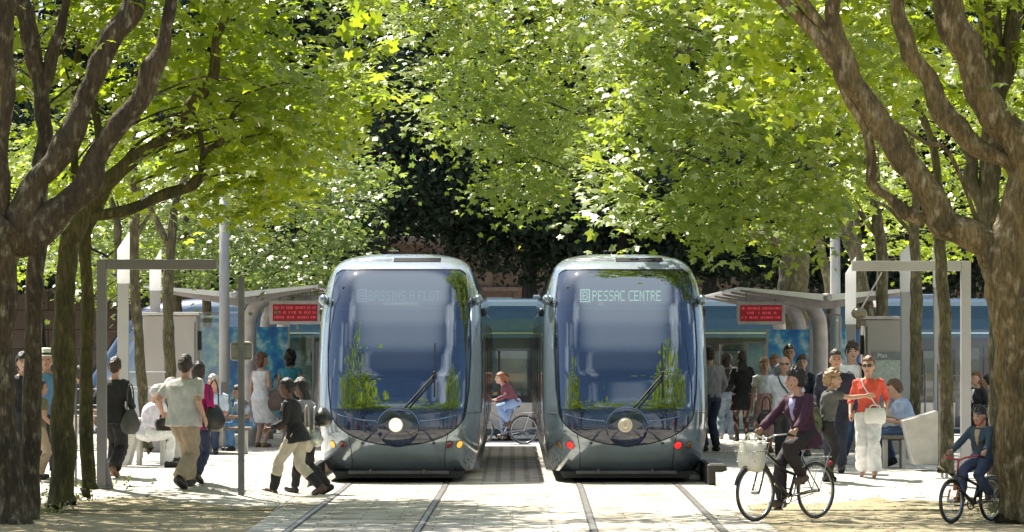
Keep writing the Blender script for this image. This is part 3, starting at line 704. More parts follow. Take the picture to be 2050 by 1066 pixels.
layer([(1180, -300), (1820, -300), (1820, 150), (1770, 330), (1700, 430), (1640, 468), (1560, 520), (1490, 488), (1370, 478), (1280, 455), (1182, 425), (1205, 390), (1165, 300), (1250, 200), (1200, 100)], 61.5, 68, 820, 20, .112, [tR3, tR4, tR5, tR8], 'm', rad=.36, gap=.58)
layer([(1560, -330), (2400, -330), (2400, 380), (2100, 380), (1990, 160), (1850, 280), (1780, 300), (1700, 230), (1600, 235), (1490, 200), (1430, 60)], 48, 55, 320, 17, .118, RT, 'n', gap=.85)
layer([(1700, 60), (2080, 60), (2080, 480), (1960, 500), (1900, 470), (1880, 540), (1800, 540), (1700, 500)], 74, 84, 420, 14, .09, RM, 'n', gap=.85)
layer([(2060, -330), (2950, -330), (3000, 420), (2100, 400)], 45, 55, 260, 15, .12, RT, 'n', gap=.8)
layer([(-1200, -330), (-450, -330), (-450, 400), (-1200, 420)], 45, 55, 200, 15, .12, LT, 'n', gap=.8)
# upper canopy above the picture that throws the dappled shade
for xa, xb, trs in ((-1900, 560, LT), (1500, 3300, RT)):
    layer([(xa, -420), (xb, -420), (xb, -60), (xa, -60)], 48, 57, 520, 14, .13, trs, 'n', rad=.5, gap=.8)
layer([(200, -170), (1900, -170), (1900, -50), (200, -50)], 46.5, 53.5, 360, 14, .105, [tL3, tR1], 'n', rad=.45, gap=.95, gs=.7)
for t in TREES:
    for key, parts in t.get('lay', {}).items():
        o_ = 0; VV = []; FF = []
        for V, Fx in parts: VV.append(V); FF.append(Fx + o_); o_ += len(V)
        me = fast_mesh('crown', np.concatenate(VV) - np.array(t['off']), np.concatenate(FF), {'n': lf_near, 'm': lf_mid, 'g': lf_grey}[key])
        link('crown', me, t['root'])
    if t.get('twigs'):
        tw = t['twigs'][:24]
        for c in tw:
            mb = MB()
            d = np.array([rng.uniform(-.3, .3), rng.uniform(-.2, .2), rng.uniform(.0, .25)])
            a = np.array([t['tx'], t['D'], c[2] - .3]); u = a - c; u /= np.linalg.norm(u) + 1e-6
            q = [c - d * .5, c + u * .5 + d * .4, c + u * 1.3 + np.array([0, 0, -.10])]
            mb.tube(spline(q, 3), np.linspace(.005, .018, 7), 5)
            mb.build('twig', bk_brown, t['root'], off=t['off'])
# dark evergreens behind
GD = 'dark trees in the shade behind the tramway'
def xw(px, D): return (px - CX) * D / F
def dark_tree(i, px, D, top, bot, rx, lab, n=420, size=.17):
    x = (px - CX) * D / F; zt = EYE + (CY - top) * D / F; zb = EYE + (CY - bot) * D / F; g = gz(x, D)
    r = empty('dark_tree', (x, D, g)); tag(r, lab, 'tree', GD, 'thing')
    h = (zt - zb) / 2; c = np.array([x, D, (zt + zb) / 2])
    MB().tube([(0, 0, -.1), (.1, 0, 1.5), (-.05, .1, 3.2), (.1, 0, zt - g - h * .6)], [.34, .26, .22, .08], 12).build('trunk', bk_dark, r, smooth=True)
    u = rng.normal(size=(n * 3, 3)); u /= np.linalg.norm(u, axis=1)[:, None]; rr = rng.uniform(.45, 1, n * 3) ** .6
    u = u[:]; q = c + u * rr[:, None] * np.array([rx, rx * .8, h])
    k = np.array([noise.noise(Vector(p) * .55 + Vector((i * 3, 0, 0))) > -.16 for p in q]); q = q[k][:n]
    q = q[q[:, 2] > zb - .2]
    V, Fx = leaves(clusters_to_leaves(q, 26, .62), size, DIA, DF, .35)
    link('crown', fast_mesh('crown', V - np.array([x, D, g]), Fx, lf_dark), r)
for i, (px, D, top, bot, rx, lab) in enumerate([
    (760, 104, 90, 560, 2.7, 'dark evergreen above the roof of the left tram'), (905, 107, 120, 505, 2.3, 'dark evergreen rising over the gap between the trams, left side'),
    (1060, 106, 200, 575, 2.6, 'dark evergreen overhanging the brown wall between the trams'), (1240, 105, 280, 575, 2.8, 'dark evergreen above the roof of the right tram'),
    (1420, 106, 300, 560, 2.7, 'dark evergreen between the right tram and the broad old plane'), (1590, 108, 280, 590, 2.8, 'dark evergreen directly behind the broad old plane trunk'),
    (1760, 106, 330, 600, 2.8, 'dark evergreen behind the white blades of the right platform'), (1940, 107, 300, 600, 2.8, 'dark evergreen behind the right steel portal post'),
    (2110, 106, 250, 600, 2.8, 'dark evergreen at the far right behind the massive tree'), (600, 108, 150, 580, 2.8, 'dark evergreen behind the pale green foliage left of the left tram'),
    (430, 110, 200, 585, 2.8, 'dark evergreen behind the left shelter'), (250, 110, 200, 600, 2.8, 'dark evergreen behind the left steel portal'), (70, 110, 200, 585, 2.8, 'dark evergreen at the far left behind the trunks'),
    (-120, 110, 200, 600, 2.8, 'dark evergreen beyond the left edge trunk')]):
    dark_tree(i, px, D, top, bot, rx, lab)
q = []
for i in range(10):
    c = np.array([xw(-250 + i * 270, 124), 124, 8.2]); u = rng.normal(size=(620, 3)); u /= np.linalg.norm(u, axis=1)[:, None]
    q.append(c + u * (rng.uniform(.2, 1, 620) ** .6)[:, None] * np.array([4.4, 3.2, 7.5 + .6 * (i % 3)]))
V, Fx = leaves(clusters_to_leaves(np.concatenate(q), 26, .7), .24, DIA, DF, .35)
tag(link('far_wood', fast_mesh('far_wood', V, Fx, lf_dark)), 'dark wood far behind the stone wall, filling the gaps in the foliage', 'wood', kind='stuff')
# stone wall with a building behind
wallm = ground_mat('brown_wall', (.20, .145, .105), (.27, .20, .15), (.15, .11, .08), s1=.4, s2=6, joint=(1.1, .55, .02), jcol=(.5, .45, .4, 1))
wallm.node_tree.nodes['Brick Texture'].location = (0, 0)
mpn = nn(wallm, 'ShaderNodeMapping'); mpn.inputs['Rotation'].default_value = (R(90), 0, 0)
tcn = [n for n in wallm.node_tree.nodes if n.type == 'TEX_COORD'][0]
wallm.node_tree.links.new(tcn.outputs['Object'], mpn.inputs[0]); wallm.node_tree.links.new(mpn.outputs[0], [n for n in wallm.node_tree.nodes if n.type == 'TEX_BRICK'][0].inputs['Vector'])
r = empty('stone_wall', (0, 114, -.3)); tag(r, 'brown stone wall behind the street, seen between and beside the trams', 'wall', kind='thing')
MB().box((0, 0, 2.6), (64, .7, 5.2)).build('masonry', wallm, r)
MB().box((0, -.04, 5.28), (64.2, .95, .22)).box((0, -.38, 3.9), (64, .14, .12)).build('coping', mat('wall_coping', (.24, .18, .14), .85), r, bevel=.02)
for i in range(16): MB().box((-30 + i * 4, -.42, 2.6), (.7, .14, 5.2)).build('buttress', wallm, r)
# ---------------------------------------------------------------- street furniture
grey = mat('grey_metal', (.20, .19, .18), .45, .3, var=.06, scale=2); lgrey = mat('light_grey_metal', (.42, .41, .42), .4, .2, var=.05, scale=2)
wt = bpy.data.materials.new('white_translucent'); wt.use_nodes = True; MATS['wt'] = wt
_t = nn(wt, 'ShaderNodeBsdfTranslucent'); _t.inputs[0].default_value = (.92, .92, .92, 1); _m = nn(wt, 'ShaderNodeMixShader'); _m.inputs[0].default_value = .6
wt.node_tree.nodes['Principled BSDF'].inputs['Base Color'].default_value = (.85, .85, .86, 1)
wt.node_tree.links.new(wt.node_tree.nodes['Principled BSDF'].outputs[0], _m.inputs[1]); wt.node_tree.links.new(_t.outputs[0], _m.inputs[2]); wt.node_tree.links.new(_m.outputs[0], wt.node_tree.nodes['Material Output'].inputs[0])
white = mat('white_enamel', (.78, .78, .80), .3, 0, var=.02); beige = mat('cabinet_beige', (.38, .35, .33), .55, 0, var=.05, scale=1.5)
conc = mat('pale_concrete', (.52, .50, .47), .8, var=.08, bump=.2); woodm = mat('bench_wood', (.20, .16, .13), .6, var=.2, stretch=(1, 8, 1))
bluep = mat('poster_blue', (.01, .17, .50), .35, scale=3.2, coat=.6, detail=9)
_r = [n for n in bluep.node_tree.nodes if n.type == 'VALTORGB'][0].color_ramp
for _p, _c in ((.0, (.008, .13, .44)), (.44, (.01, .20, .55)), (.50, (.03, .32, .60)), (.56, (.25, .52, .62)), (.62, (.5, .72, .78)), (.68, (.02, .22, .55))):
    _e = _r.elements.new(_p) if _p else _r.elements[0]; _e.color = (*_c, 1)
_r.elements[-1].color = (.01, .15, .5, 1)
teal = glass('teal_glass', (.45, .75, .75), .10, .02); clearg = glass('clear_glass', (.80, .90, .88), .06, .01)
def zat(py, D): return EYE + (CY - py) * D / F
def xat(px, D): return (px - CX) * D / F
# portals
def portal(label, pxp, pyf, pxe, ytop, ybeam, wpx, m):
    b = spot(pxp, pyf); D = b[1]; s = F / D; wd = wpx / s; zt = zat(ytop, D) - b[2]; hb = (ybeam - ytop) / s
    r = empty('steel_portal', b); tag(r, label, 'portal', 'steel portals framing the platforms', 'thing')
    MB().box((0, 0, zt / 2), (wd, .16, zt)).build('post', m, r, bevel=.008)
    xe = (pxe - pxp) / s; sg = 1 if xe > 0 else -1
    MB().box(((xe + sg * wd / 2) / 2, 0, zt - hb / 2), (abs(xe) - wd / 2 - .004, .155, hb)).build('beam', m, r, bevel=.008)
    MB().box((0, 0, .012), (wd * 2, .3, .02)).build('base_plate', m, r)
    MB().prism([(wd / 2, .0), (wd / 2 + .09, .0), (wd / 2, .42)], -.03, .03).build('base_fin', m, r)
    return r
portal('grey steel portal on the left, its beam pointing right over the kiosk', 202, 978, 433, 520, 540, 19, grey)
portal('light grey steel portal on the right, its beam pointing left over the kiosk', 1931, 945, 1703, 523, 543, 19, lgrey)
# tall light masts
def mast(label, px, pyf, ytop, r_):
    b = spot(px, pyf); D = b[1]; z = zat(ytop, D) - b[2]
    r = empty('light_mast', b); tag(r, label, 'mast', 'tall grey masts', 'thing')
    MB().tube([(0, 0, 0), (0, 0, z * .5), (0, 0, z)], [r_ * D / F, r_ * D / F, r_ * .92 * D / F], 20).build('pole', lgrey, r, smooth=True)
    MB().tube([(0, 0, 0), (0, 0, .03)], r_ * 1.6 * D / F, 20).build('base_flange', grey, r)
    MB().box((0, -r_ * D / F - .002, 1.0), (.10, .012, .30)).build('hatch', grey, r, bevel=.004)
    return r
mast('grey mast in front of the left shelter, between the smiling seated man and the sign', 447, 898, 380, 10.5)
mast('grey mast beside the column of the right shelter', 1670, 885, 380, 10.5)
# blade lamps with slanted white heads
def blade(label, px, pyf, yt, ytl, ysplit, wpx, flip=1):
    b = spot(px, pyf); D = b[1]; s = F / D; w_ = wpx / s / 2
    r = empty('blade_lamp', b); tag(r, label, 'lamp', 'white-headed blade lamps', 'thing')
    zs_ = zat(ysplit, D) - b[2]; zt = zat(yt, D) - b[2]; zl = zat(ytl, D) - b[2]
    MB().box((0, 0, zs_ / 2), (w_ * 1.86, .14, zs_)).build('post', lgrey, r, bevel=.006)
    MB().prism([(-w_, zs_ + .002), (w_, zs_ + .002), (w_, zt if flip > 0 else zl), (-w_, zl if flip > 0 else zt)], -.08, .08).build('lamp_head', wt, r, bevel=.004)
    return r
blade('white-topped blade lamp inside the left portal, nearest its post', 245, 930, 465, 500, 568, 23)
blade('white-topped blade lamp standing before the left grey kiosk', 309, 905, 500, 540, 582, 22)
blade('white-headed blade lamp left of the right portal beam end', 1701, 905, 548, 515, 650, 20, -1)
blade('tallest white-headed blade lamp, between the right kiosk and a straight trunk', 1812, 918, 508, 484, 585, 23, -1)
blade('white-headed blade lamp just left of the right portal post', 1876, 925, 494, 476, 576, 19, -1)
# sign post seen from behind
b = spot(481, 992); r = empty('sign_post', b); tag(r, 'thin grey post with the back of a small rounded sign, left of two walking women', 'sign', kind='thing')
s = F / b[1]; zt = zat(555, b[1]) - b[2]
MB().box((0, 0, zt / 2), (.085, .085, zt)).build('post', mat('sign_post_grey', (.16, .16, .145), .5, .3), r, bevel=.012)
def rrect(w_, h_, rr, zc, k=5):
    pts = []
    for cx_, cz_, a0 in ((w_ / 2 - rr, h_ / 2 - rr, 0), (-w_ / 2 + rr, h_ / 2 - rr, 90), (-w_ / 2 + rr, -h_ / 2 + rr, 180), (w_ / 2 - rr, -h_ / 2 + rr, 270)):
        for t in range(k): a = R(a0 + 90 * t / (k - 1)); pts.append((cx_ + rr * math.cos(a), zc + cz_ + rr * math.sin(a)))
    return pts
zc = zat(703.5, b[1]) - b[2]
MB().prism(rrect(.285, .235, .035, zc), .055, .075).build('sign_plate', mat('sign_back', (.30, .29, .22), .45, .2), r)
MB().tube([(x, .05, z) for x, z in rrect(.285, .235, .035, zc)], .009, 6, loop=True).build('rim', mat('sign_rim', (.5, .48, .4), .4, .4), r)
MB().box((0, .05, zc + .09), (.25, .02, .018)).build('bracket', grey, r); MB().box((0, .05, zc - .09), (.25, .02, .018)).build('bracket', grey, r)
# shelters with butterfly roof
def shelter(label, pxv, yv, pxa, ya, pxb, yb, pxcol, sgn, D0, D1, Dc):
    D = D0; s = F / D; b = (xat(pxcol, Dc), Dc, gz(xat(pxcol, Dc), Dc)); bx, by, bz_ = b
    r = empty('shelter', b); tag(r, label, 'shelter', 'tram stop shelters with butterfly roofs', 'thing')
    A = (xat(pxa, D) - bx, zat(ya, D) - bz_); V_ = (xat(pxv, D) - bx, zat(yv, D) - bz_); B = (xat(pxb, D) - bx, zat(yb, D) - bz_)
    y0, y1 = D0 - by, D1 - by
    def wing(P0, P1, nm):
        mb = MB(); t = .11
        mb.prism([(P0[0], P0[1]), (P1[0], P1[1]), (P1[0], P1[1] - .035), (P0[0], P0[1] - t)], y0, y1)
        mb.build(nm, mat('shelter_roof', (.78, .77, .77), .35, .1, var=.03), r)
        for k in range(5):
            yy = y0 + .25 + (y1 - y0 - .5) * k / 4
            MB().prism([(P0[0], P0[1] - t - .004), (P1[0] * .97 + P0[0] * .03, P1[1] - .045), (P1[0] * .97 + P0[0] * .03, P1[1] - .075), (P0[0], P0[1] - t - .14)], yy - .03, yy + .03).build('roof_rib', mat('shelter_rib', (.35, .33, .33), .5), r)
    wing(V_, A, 'roof_wing'); wing(V_, B, 'roof_wing')
    MB().tube([(V_[0], y0 - .01, V_[1] - .05), (V_[0], y1 + .01, V_[1] - .05)], .075, 12).build('gutter', lgrey, r, smooth=True)
    zcol = V_[1] - .12
    for yy in (0., (y1 + y0) / 2, y1 - .6):
        c = MB(); q = spline([(0, yy, 0), (0, yy, zcol * .5), (0, yy, zcol - .55), (sgn * .06, yy, zcol - .22), (sgn * .28, yy, zcol - .02), (sgn * .75, yy, zcol + .06)], 6)
        c.tube(q, np.concatenate([np.full(len(q) - 12, .13), np.linspace(.13, .05, 12)]), 16); c.build('column', mat('shelter_column', (.52, .49, .49), .45, .1), r, smooth=True)
    return r
shL = shelter('left shelter with butterfly roof behind the women in white and turquoise', 470, 585, 285, 572, 634, 571, 497, 1, 70, 82, 71)
shR = shelter('right shelter with butterfly roof behind the crowd, left of the kiosk', 1655, 590, 1850, 575, 1476, 575, 1640, -1, 68, 80, 69)
# led boards
ledred = mat('led_panel_red', (.14, .0, .008), .35, emit=(.45, .0, .012), estr=.08); ledpk = mat('led_letters', (.6, .1, .12), .4, emit=(1, .12, .16), estr=.22)
def board(label, x0, y0, x1, y1, D, rows, hang):
    b = (xat((x0 + x1) / 2, D), D, zat(y1, D)); r = empty('display_board', b); tag(r, label, 'display board', 'red departure boards hanging from the shelters', 'thing')
    W_ = (x1 - x0) * D / F; H_ = (y1 - y0) * D / F
    MB().box((0, 0, H_ / 2), (W_, .14, H_)).build('housing', white if False else mat('board_housing', (.50, .47, .47), .5), r, bevel=.01)
    MB().box((0, -.072, H_ / 2 - .005), (W_ * .87, .012, H_ * .70)).build('screen', ledred, r)
    for k, row in enumerate(rows):
        mb = MB(); W2 = W_ * .82; zc = H_ / 2 + H_ * (.20 - .20 * k); x = 0; tot = len(row)
        for i, ch in enumerate(row):
            if ch == ' ': continue
            hsh = (i * 7 + k * 5) % 9
            xx = -W2 / 2 + (i + .5) * W2 / tot; cw = W2 / tot * .7; ch_ = H_ * .105
            for a in range(3):
                for c in range(4):
                    if (hsh * 13 + a * 5 + c * 3 + i) % 3: mb.box((xx + (a - 1) * cw / 3, -.082, zc + (c - 1.5) * ch_ / 4), (cw / 4.2, .004, ch_ / 5))
        mb.build('led_line', ledpk, r)
    for sx in hang: MB().cyl((sx * W_, 0, H_), (sx * W_, 0, H_ + .22), .012, 8).build('hanger', grey, r)
board('red departure board hanging over the women behind the left tram', 538, 602, 640, 650, 70.5, ['xxx xx xxxx xxxxxx xx xx', 'xx x xx x xxx xx xxxx xx', 'xxxxxx xxxxx xxxxxxx xxx'], (-.3, .3))
board('red departure board hanging between the right tram and the blue poster', 1473, 604, 1569, 650, 68.5, ['xx xxxxxxx xxxxxxxxxx', '   xxxx  x xxxxx xx  ', 'x x xxxxx xxxxxxx xxx'], (-.3, .3))
# posters and glass screens
swirl = mat('poster_pale_swirl', (.35, .62, .80), .4, col2=(.75, .88, .92), scale=3)
def poster(label, x0, y0, x1, y1, D, yfoot, seed, style=0):
    xa, xb = xat(x0, D), xat(x1, D); g = gz(xa, D); zt, zb = zat(y0, D) - g, zat(y1, D) - g
    r = empty('poster_panel', ((xa + xb) / 2, D, g)); tag(r, label, 'poster', 'blue posters on the shelter screens', 'thing'); W_ = xb - xa
    MB().box((0, 0, (zt + zb) / 2), (W_, .03, zt - zb)).build('sheet', bluep, r)
    rs = random.Random(seed); mb = MB()
    for k in range(26):
        a = rs.uniform(-.45, .45) * W_; z = zb + (zt - zb) * (rs.uniform(.1, .75) if style == 0 else rs.uniform(.15, .9)); w_ = rs.uniform(.04, .14); h = rs.uniform(.015, .06)
        a = max(-W_ / 2 + w_, min(W_ / 2 - w_, a + .25 * W_ * math.sin(z * 4)))
        n = 9; pl = [(a + w_ * math.cos(t) * rs.uniform(.6, 1.), z + h * math.sin(t) * rs.uniform(.5, 1.2)) for t in np.linspace(0, 2 * math.pi, n, endpoint=False)]
        mb.prism(pl, -.0185 - .0006 * k - .002, -.016)
    fr = MB()
    for sx in (-1, 1): fr.box((sx * (W_ / 2 + .02), 0, zt / 2), (.035, .06, zt))
    fr.build('frame', lgrey, r)
    return r
poster('blue poster left of the mast in front of the left shelter', 402, 655, 482, 850, 73, 880, 3)
poster('large blue and green poster behind the woman in white', 492, 655, 574, 850, 75, 880, 8, 1)
poster('blue poster behind the bald man in sunglasses', 1536, 660, 1618, 800, 73, 880, 5)
poster('narrow blue poster beside the right kiosk', 1681, 660, 1718, 780, 72, 880, 6)
def screen(label, x0, x1, y0, D, m=clearg):
    xa, xb = xat(x0, D), xat(x1, D); g = gz(xa, D); zt = zat(y0, D) - g
    r = empty('glass_screen', ((xa + xb) / 2, D, g)); tag(r, label, 'glass screen', 'glass screens of the shelters', 'thing'); W_ = xb - xa
    MB().box((0, 0, .12 + (zt - .12) / 2), (W_ - .05, .014, zt - .12)).build('pane', m, r)
    for sx in (-1, 1): MB().box((sx * W_ / 2, 0, zt / 2), (.04, .05, zt)).build('post', lgrey, r, bevel=.004)
    MB().box((0, 0, zt + .012), (W_ + .04, .04, .022)).build('top_rail', grey, r)
screen('glass screen of the left shelter between the kiosk and the mast', 396, 440, 628, 72)
screen('long glass screen behind the woman in turquoise', 500, 625, 672, 77)
screen('glass screen behind the dark-haired women on the right platform', 1440, 1530, 690, 76)
screen('glass screen between the blue posters of the right shelter', 1625, 1680, 632, 71)
screen('teal edged glass pane under the blade lamp inside the left portal', 236, 252, 622, 62, teal)
screen('teal edged glass pane beside the blade lamp near the right portal post', 1884, 1893, 632, 55.5, teal)
# kiosks
def kiosk(label, x0, x1, ytop, yf, D, side):
    xa, xb = xat(x0, D), xat(x1, D); g = gz(xa, D); H_ = zat(ytop, D) - g; W_ = xb - xa
    r = empty('kiosk', ((xa + xb) / 2, D, g)); tag(r, label, 'kiosk', 'beige platform kiosks', 'thing')
    MB().box((0, .4, H_ / 2), (W_, .8, H_)).build('cabinet', beige, r, bevel=.02)
    MB().box((0, .4, H_ + .03), (W_ + .08, .9, .05)).build('roof_cap', mat('kiosk_cap', (.55, .52, .5), .5), r, bevel=.01)
    MB().box((side * (W_ / 2 - .03), -.006, H_ * .5), (.012, .012, H_ * .9)).build('door_gap', seam, r)
    MB().ell((side * (W_ / 2 - .14), -.012, H_ * .66), (.018, .02, .018)).build('lock', seam, r)
    MB().box((side * (W_ / 2 + .035), .2, H_ - .42), (.06, .05, .32)).build('vent', dark, r)
    return r, W_, H_
kiosk('beige kiosk behind the man in the pale T-shirt', 284, 392, 632, 880, 67, 1)
kr, kW, kH = kiosk('beige kiosk with a street map panel behind the woman in red', 1730, 1802, 640, 885, 66, -1)
zt = zat(706, 66) - kr.location.z; zb = zat(806, 66) - kr.location.z
MB().box((.06, -.012, (zt + zb) / 2), (kW * .78, .02, zt - zb)).build('map_panel', mat('map_paper', (.50, .54, .50), .5, col2=(.34, .42, .36), scale=22, coat=.5), kr)
MB().box((.06, -.024, zt - .06), (kW * .78, .006, .13)).build('map_header', mat('map_header', (.20, .22, .22), .5), kr)
MB().box((.10, -.024, zb + .06), (kW * .7, .006, .11)).build('map_legend', mat('map_legend', (.22, .28, .42), .5, scale=15), kr)
cu = bpy.data.curves.new('t', 'FONT'); cu.body = 'Plan'; cu.size = .10; cu.extrude = .002
to = bpy.data.objects.new('t', cu); scene.collection.objects.link(to); dg = bpy.context.evaluated_depsgraph_get()
me = bpy.data.meshes.new_from_object(to.evaluated_get(dg)); bpy.data.objects.remove(to)
me.materials.append(white); lt = link('header_text', me, kr); lt.rotation_euler = (R(90), 0, 0); lt.location = (-.10, -.030, zt - .085)
mb = MB()
for k in range(7): mb.tube([(-.2 + rng.uniform(0, .5), -.024, zb + .15 + k * .08), (.1 + rng.uniform(-.1, .1), -.024, zb + .2 + k * .09), (.3, -.024, zb + .15 + rng.uniform(0, .6))], .004, 4)
mb.build('map_streets', mat('map_street', (.7, .7, .66), .5), kr)
# benches: wooden seat between flared concrete ends
def bench(label, pts, D, yseat, x0, x1, ends):
    g = gz(xat(x0, D), D); zs_ = zat(yseat, D) - g; xa, xb = xat(x0, D), xat(x1, D); c = (xa + xb) / 2
    r = empty('bench', (c, D, g)); tag(r, label, 'bench', 'benches with flared pale ends', 'thing')
    MB().box((0, .12, zs_ - .03), (xb - xa, .50, .05)).build('seat', woodm, r, bevel=.01)
    for sx in (-.38, .38):
        MB().box((sx * (xb - xa), .12, (zs_ - .06) / 2), (.06, .36, zs_ - .06)).build('leg', conc, r, bevel=.008)
    for (e, eo) in ends:
        pl = [(xat(px, eo) - c, zat(py, eo) - g) for px, py in e]
        MB().prism(pl, eo - D - .28, eo - D + .30).build('end_panel', conc, r, bevel=.015)
bench('bench with wooden seat where the grey-capped woman sits', 0, 60, 872, 268, 330, [([(236, 932), (258, 932), (284, 838), (262, 836), (240, 905)], 59.2)])
bench('wooden seat under the smiling man behind the left mast', 0, 66, 855, 405, 500, [([(428, 893), (446, 893), (446, 838), (424, 835)], 66.0)])
bench('bench with a wide flared white end panel, where the young man reads', 0, 58.5, 872, 1765, 1812, [([(1824, 930), (1872, 930), (1872, 822), (1804, 842)], 57.6), ([(1757, 905), (1772, 905), (1796, 812), (1762, 828)], 60.5)])
# thin railings
rail_m = mat('railing_steel', (.16, .16, .165), .4, .6)
def railing(label, x0, x1, D0, ys, yt, yfoot, posts):
    b = spot((x0 + x1) / 2, yfoot); D = b[1]; s = F / D
    r = empty('railing', b); tag(r, label, 'railing', 'thin steel railings', 'thing')
    for px in posts: MB().cyl(((px - (x0 + x1) / 2) / s, 0, 0), ((px - (x0 + x1) / 2) / s, 0, (yfoot - yt) / s), .014, 8).build('upright', rail_m, r)
    for y in ys: MB().cyl(((x0 - x1) / 2 / s, 0, (yfoot - y) / s), ((x1 - x0) / 2 / s, 0, (yfoot - y) / s), .009, 6).build('bar', rail_m, r)
railing('thin railing between the trunks and the left portal post', 148, 208, 0, (780, 812, 822, 834, 902), 762, 975, (150, 174))
railing('thin railing in front of the grey-capped woman', 240, 330, 0, (746, 776, 784), 748, 918, (283,))
railing('thin railing beside the right kiosk', 1802, 1850, 0, (753, 782, 790), 728, 915, (1803, 1850))
railing('thin railing between the glass post and the right portal post', 1876, 1925, 0, (753, 780, 872), 728, 938, (1876,))
# spotlight hanging on the right beam
D = 60; r = empty('spotlight', P(1718, 628, D)); tag(r, 'round spotlight hung on a thin rod below the right portal beam', 'spotlight', kind='thing')
MB().ell((0, 0, 0), (.12, .12, .09), 16, 10).build('lamp_body', mat('spot_brown', (.20, .17, .11), .4, .3), r, smooth=True)
MB().cyl((.02, 0, .05), (.34, 0, .62), .012, 6).build('rod', lgrey, r)
# low planting at bench foot
gm = leaf_mat('weed_green', (.14, .16, .05), (.26, .24, .10), (.3, .34, .08), .3)
for px, py, lab in ((1793, 905, 'tuft of dry weeds at the foot of the flared bench end'), (128, 1004, 'grass tuft at the foot of the trunk left of the portal'), (2035, 1040, 'grass tuft at the foot of the massive right tree'), (60, 1030, 'grass tuft at the foot of the leftmost trunks'), (182, 975, 'dry leaves at the foot of the mossy trunk')):
    b = spot(px, py); r = empty('weed', b); tag(r, lab, 'plant', 'weeds at the foot of trunks and benches', 'thing')
    c = rng.normal(size=(160, 3)) * np.array([.28, .2, .05]) + np.array([0, 0, .05]); c[:, 2] = np.abs(c[:, 2])
    V, Fx = leaves(c, .05, DIA, DF, .1); link('foliage', fast_mesh('foliage', V, Fx, gm), r)
# leaf litter on the sand
c = np.c_[rng.uniform(-9, 9, 2600), rng.uniform(41, 57, 2600), np.zeros(2600)]; c = c[(np.abs(c[:, 0]) > 3.0) | (rng.uniform(0, 1, 2600) < .25)]; c[:, 2] = [gz(a, d) + .012 for a, d, _ in c]
V, Fx = leaves(c, .035, DIA, DF, .92); o = link('fallen_leaves', fast_mesh('fallen_leaves', V, Fx, mat('leaf_litter', (.24, .19, .09), .8, col2=(.12, .09, .04), scale=30)))
tag(o, 'small dry leaves scattered over the sand and paving in front', 'leaves', kind='stuff')
# ---------------------------------------------------------------- people
TMP = bpy.data.collections.new('tmp'); scene.collection.children.link(TMP)
def remesh(mb, voxel, m, name, smooth=2, off=None, wob=0., seed=0):
    v = np.concatenate(mb.v); me = bpy.data.meshes.new(name); me.from_pydata(v.tolist(), [], mb.f); me.update()
    o = bpy.data.objects.new('t', me); TMP.objects.link(o)
    r = o.modifiers.new('r', 'REMESH'); r.mode = 'VOXEL'; r.voxel_size = voxel; r.use_smooth_shade = True
    if smooth: s = o.modifiers.new('s', 'SMOOTH'); s.iterations = smooth; s.factor = .5
    dg = bpy.context.evaluated_depsgraph_get(); out = bpy.data.meshes.new_from_object(o.evaluated_get(dg))
    bpy.data.objects.remove(o); bpy.data.meshes.remove(me)
    if wob:
        n = len(out.vertices); co = np.zeros(n * 3, np.float32); out.vertices.foreach_get('co', co); co = co.reshape(-1, 3)
        no = np.zeros(n * 3, np.float32); out.vertices.foreach_get('normal', no); no = no.reshape(-1, 3)
        p = co * 1.
        h = (np.sin(p[:, 2] * 31 + 5 * np.sin(p[:, 0] * 13 + seed) + 4 * np.sin(p[:, 1] * 11)) + .7 * np.sin(p[:, 0] * 47 + p[:, 2] * 23 + seed * 2) + .6 * np.sin(p[:, 1] * 39 - p[:, 2] * 41 + seed))
        co += no * (h * wob)[:, None]; out.vertices.foreach_set('co', co.ravel()); out.update()
    out.name = name; out.materials.clear(); out.materials.append(m)
    out.polygons.foreach_set('use_smooth', [True] * len(out.polygons))
    return out
def nrmz(v): v = np.asarray(v, float); return v / (np.linalg.norm(v) + 1e-9)
def ik(a, t, l1, l2, pole):
    a = np.array(a, float); t = np.array(t, float); d = t - a; L_ = np.linalg.norm(d)
    if L_ > (l1 + l2) * .995: t = a + d * (l1 + l2) * .995 / L_; d = t - a; L_ = np.linalg.norm(d)
    u = d / L_; x = (l1 * l1 - l2 * l2 + L_ * L_) / (2 * L_); h = math.sqrt(max(1e-6, l1 * l1 - x * x))
    p = np.array(pole, float); p = p - u * np.dot(p, u); p = nrmz(p)
    return a + u * x + p * h, t
def cloth(name, col, rough=.8, var=.10, **k): return mat(name, col, rough, 0, var=var, scale=9, bump=.5, bscale=14, **k)
SK = {'light': (.52, .31, .22), 'tan': (.42, .24, .16), 'brown': (.14, .075, .045), 'red': (.55, .30, .21)}
def skin(k): return mat('skin_' + k, SK[k], .5, 0, var=.05, scale=12)
HAIR = {'black': (.012, .010, .009), 'dark': (.035, .022, .015), 'brown': (.10, .055, .03), 'grey': (.42, .41, .40), 'red': (.28, .09, .035), 'blond': (.30, .19, .10), 'auburn': (.14, .06, .03)}
def hairm(k): return mat('hair_' + k, HAIR[k], .45, 0, var=.25, scale=30, bump=.6, bscale=60)
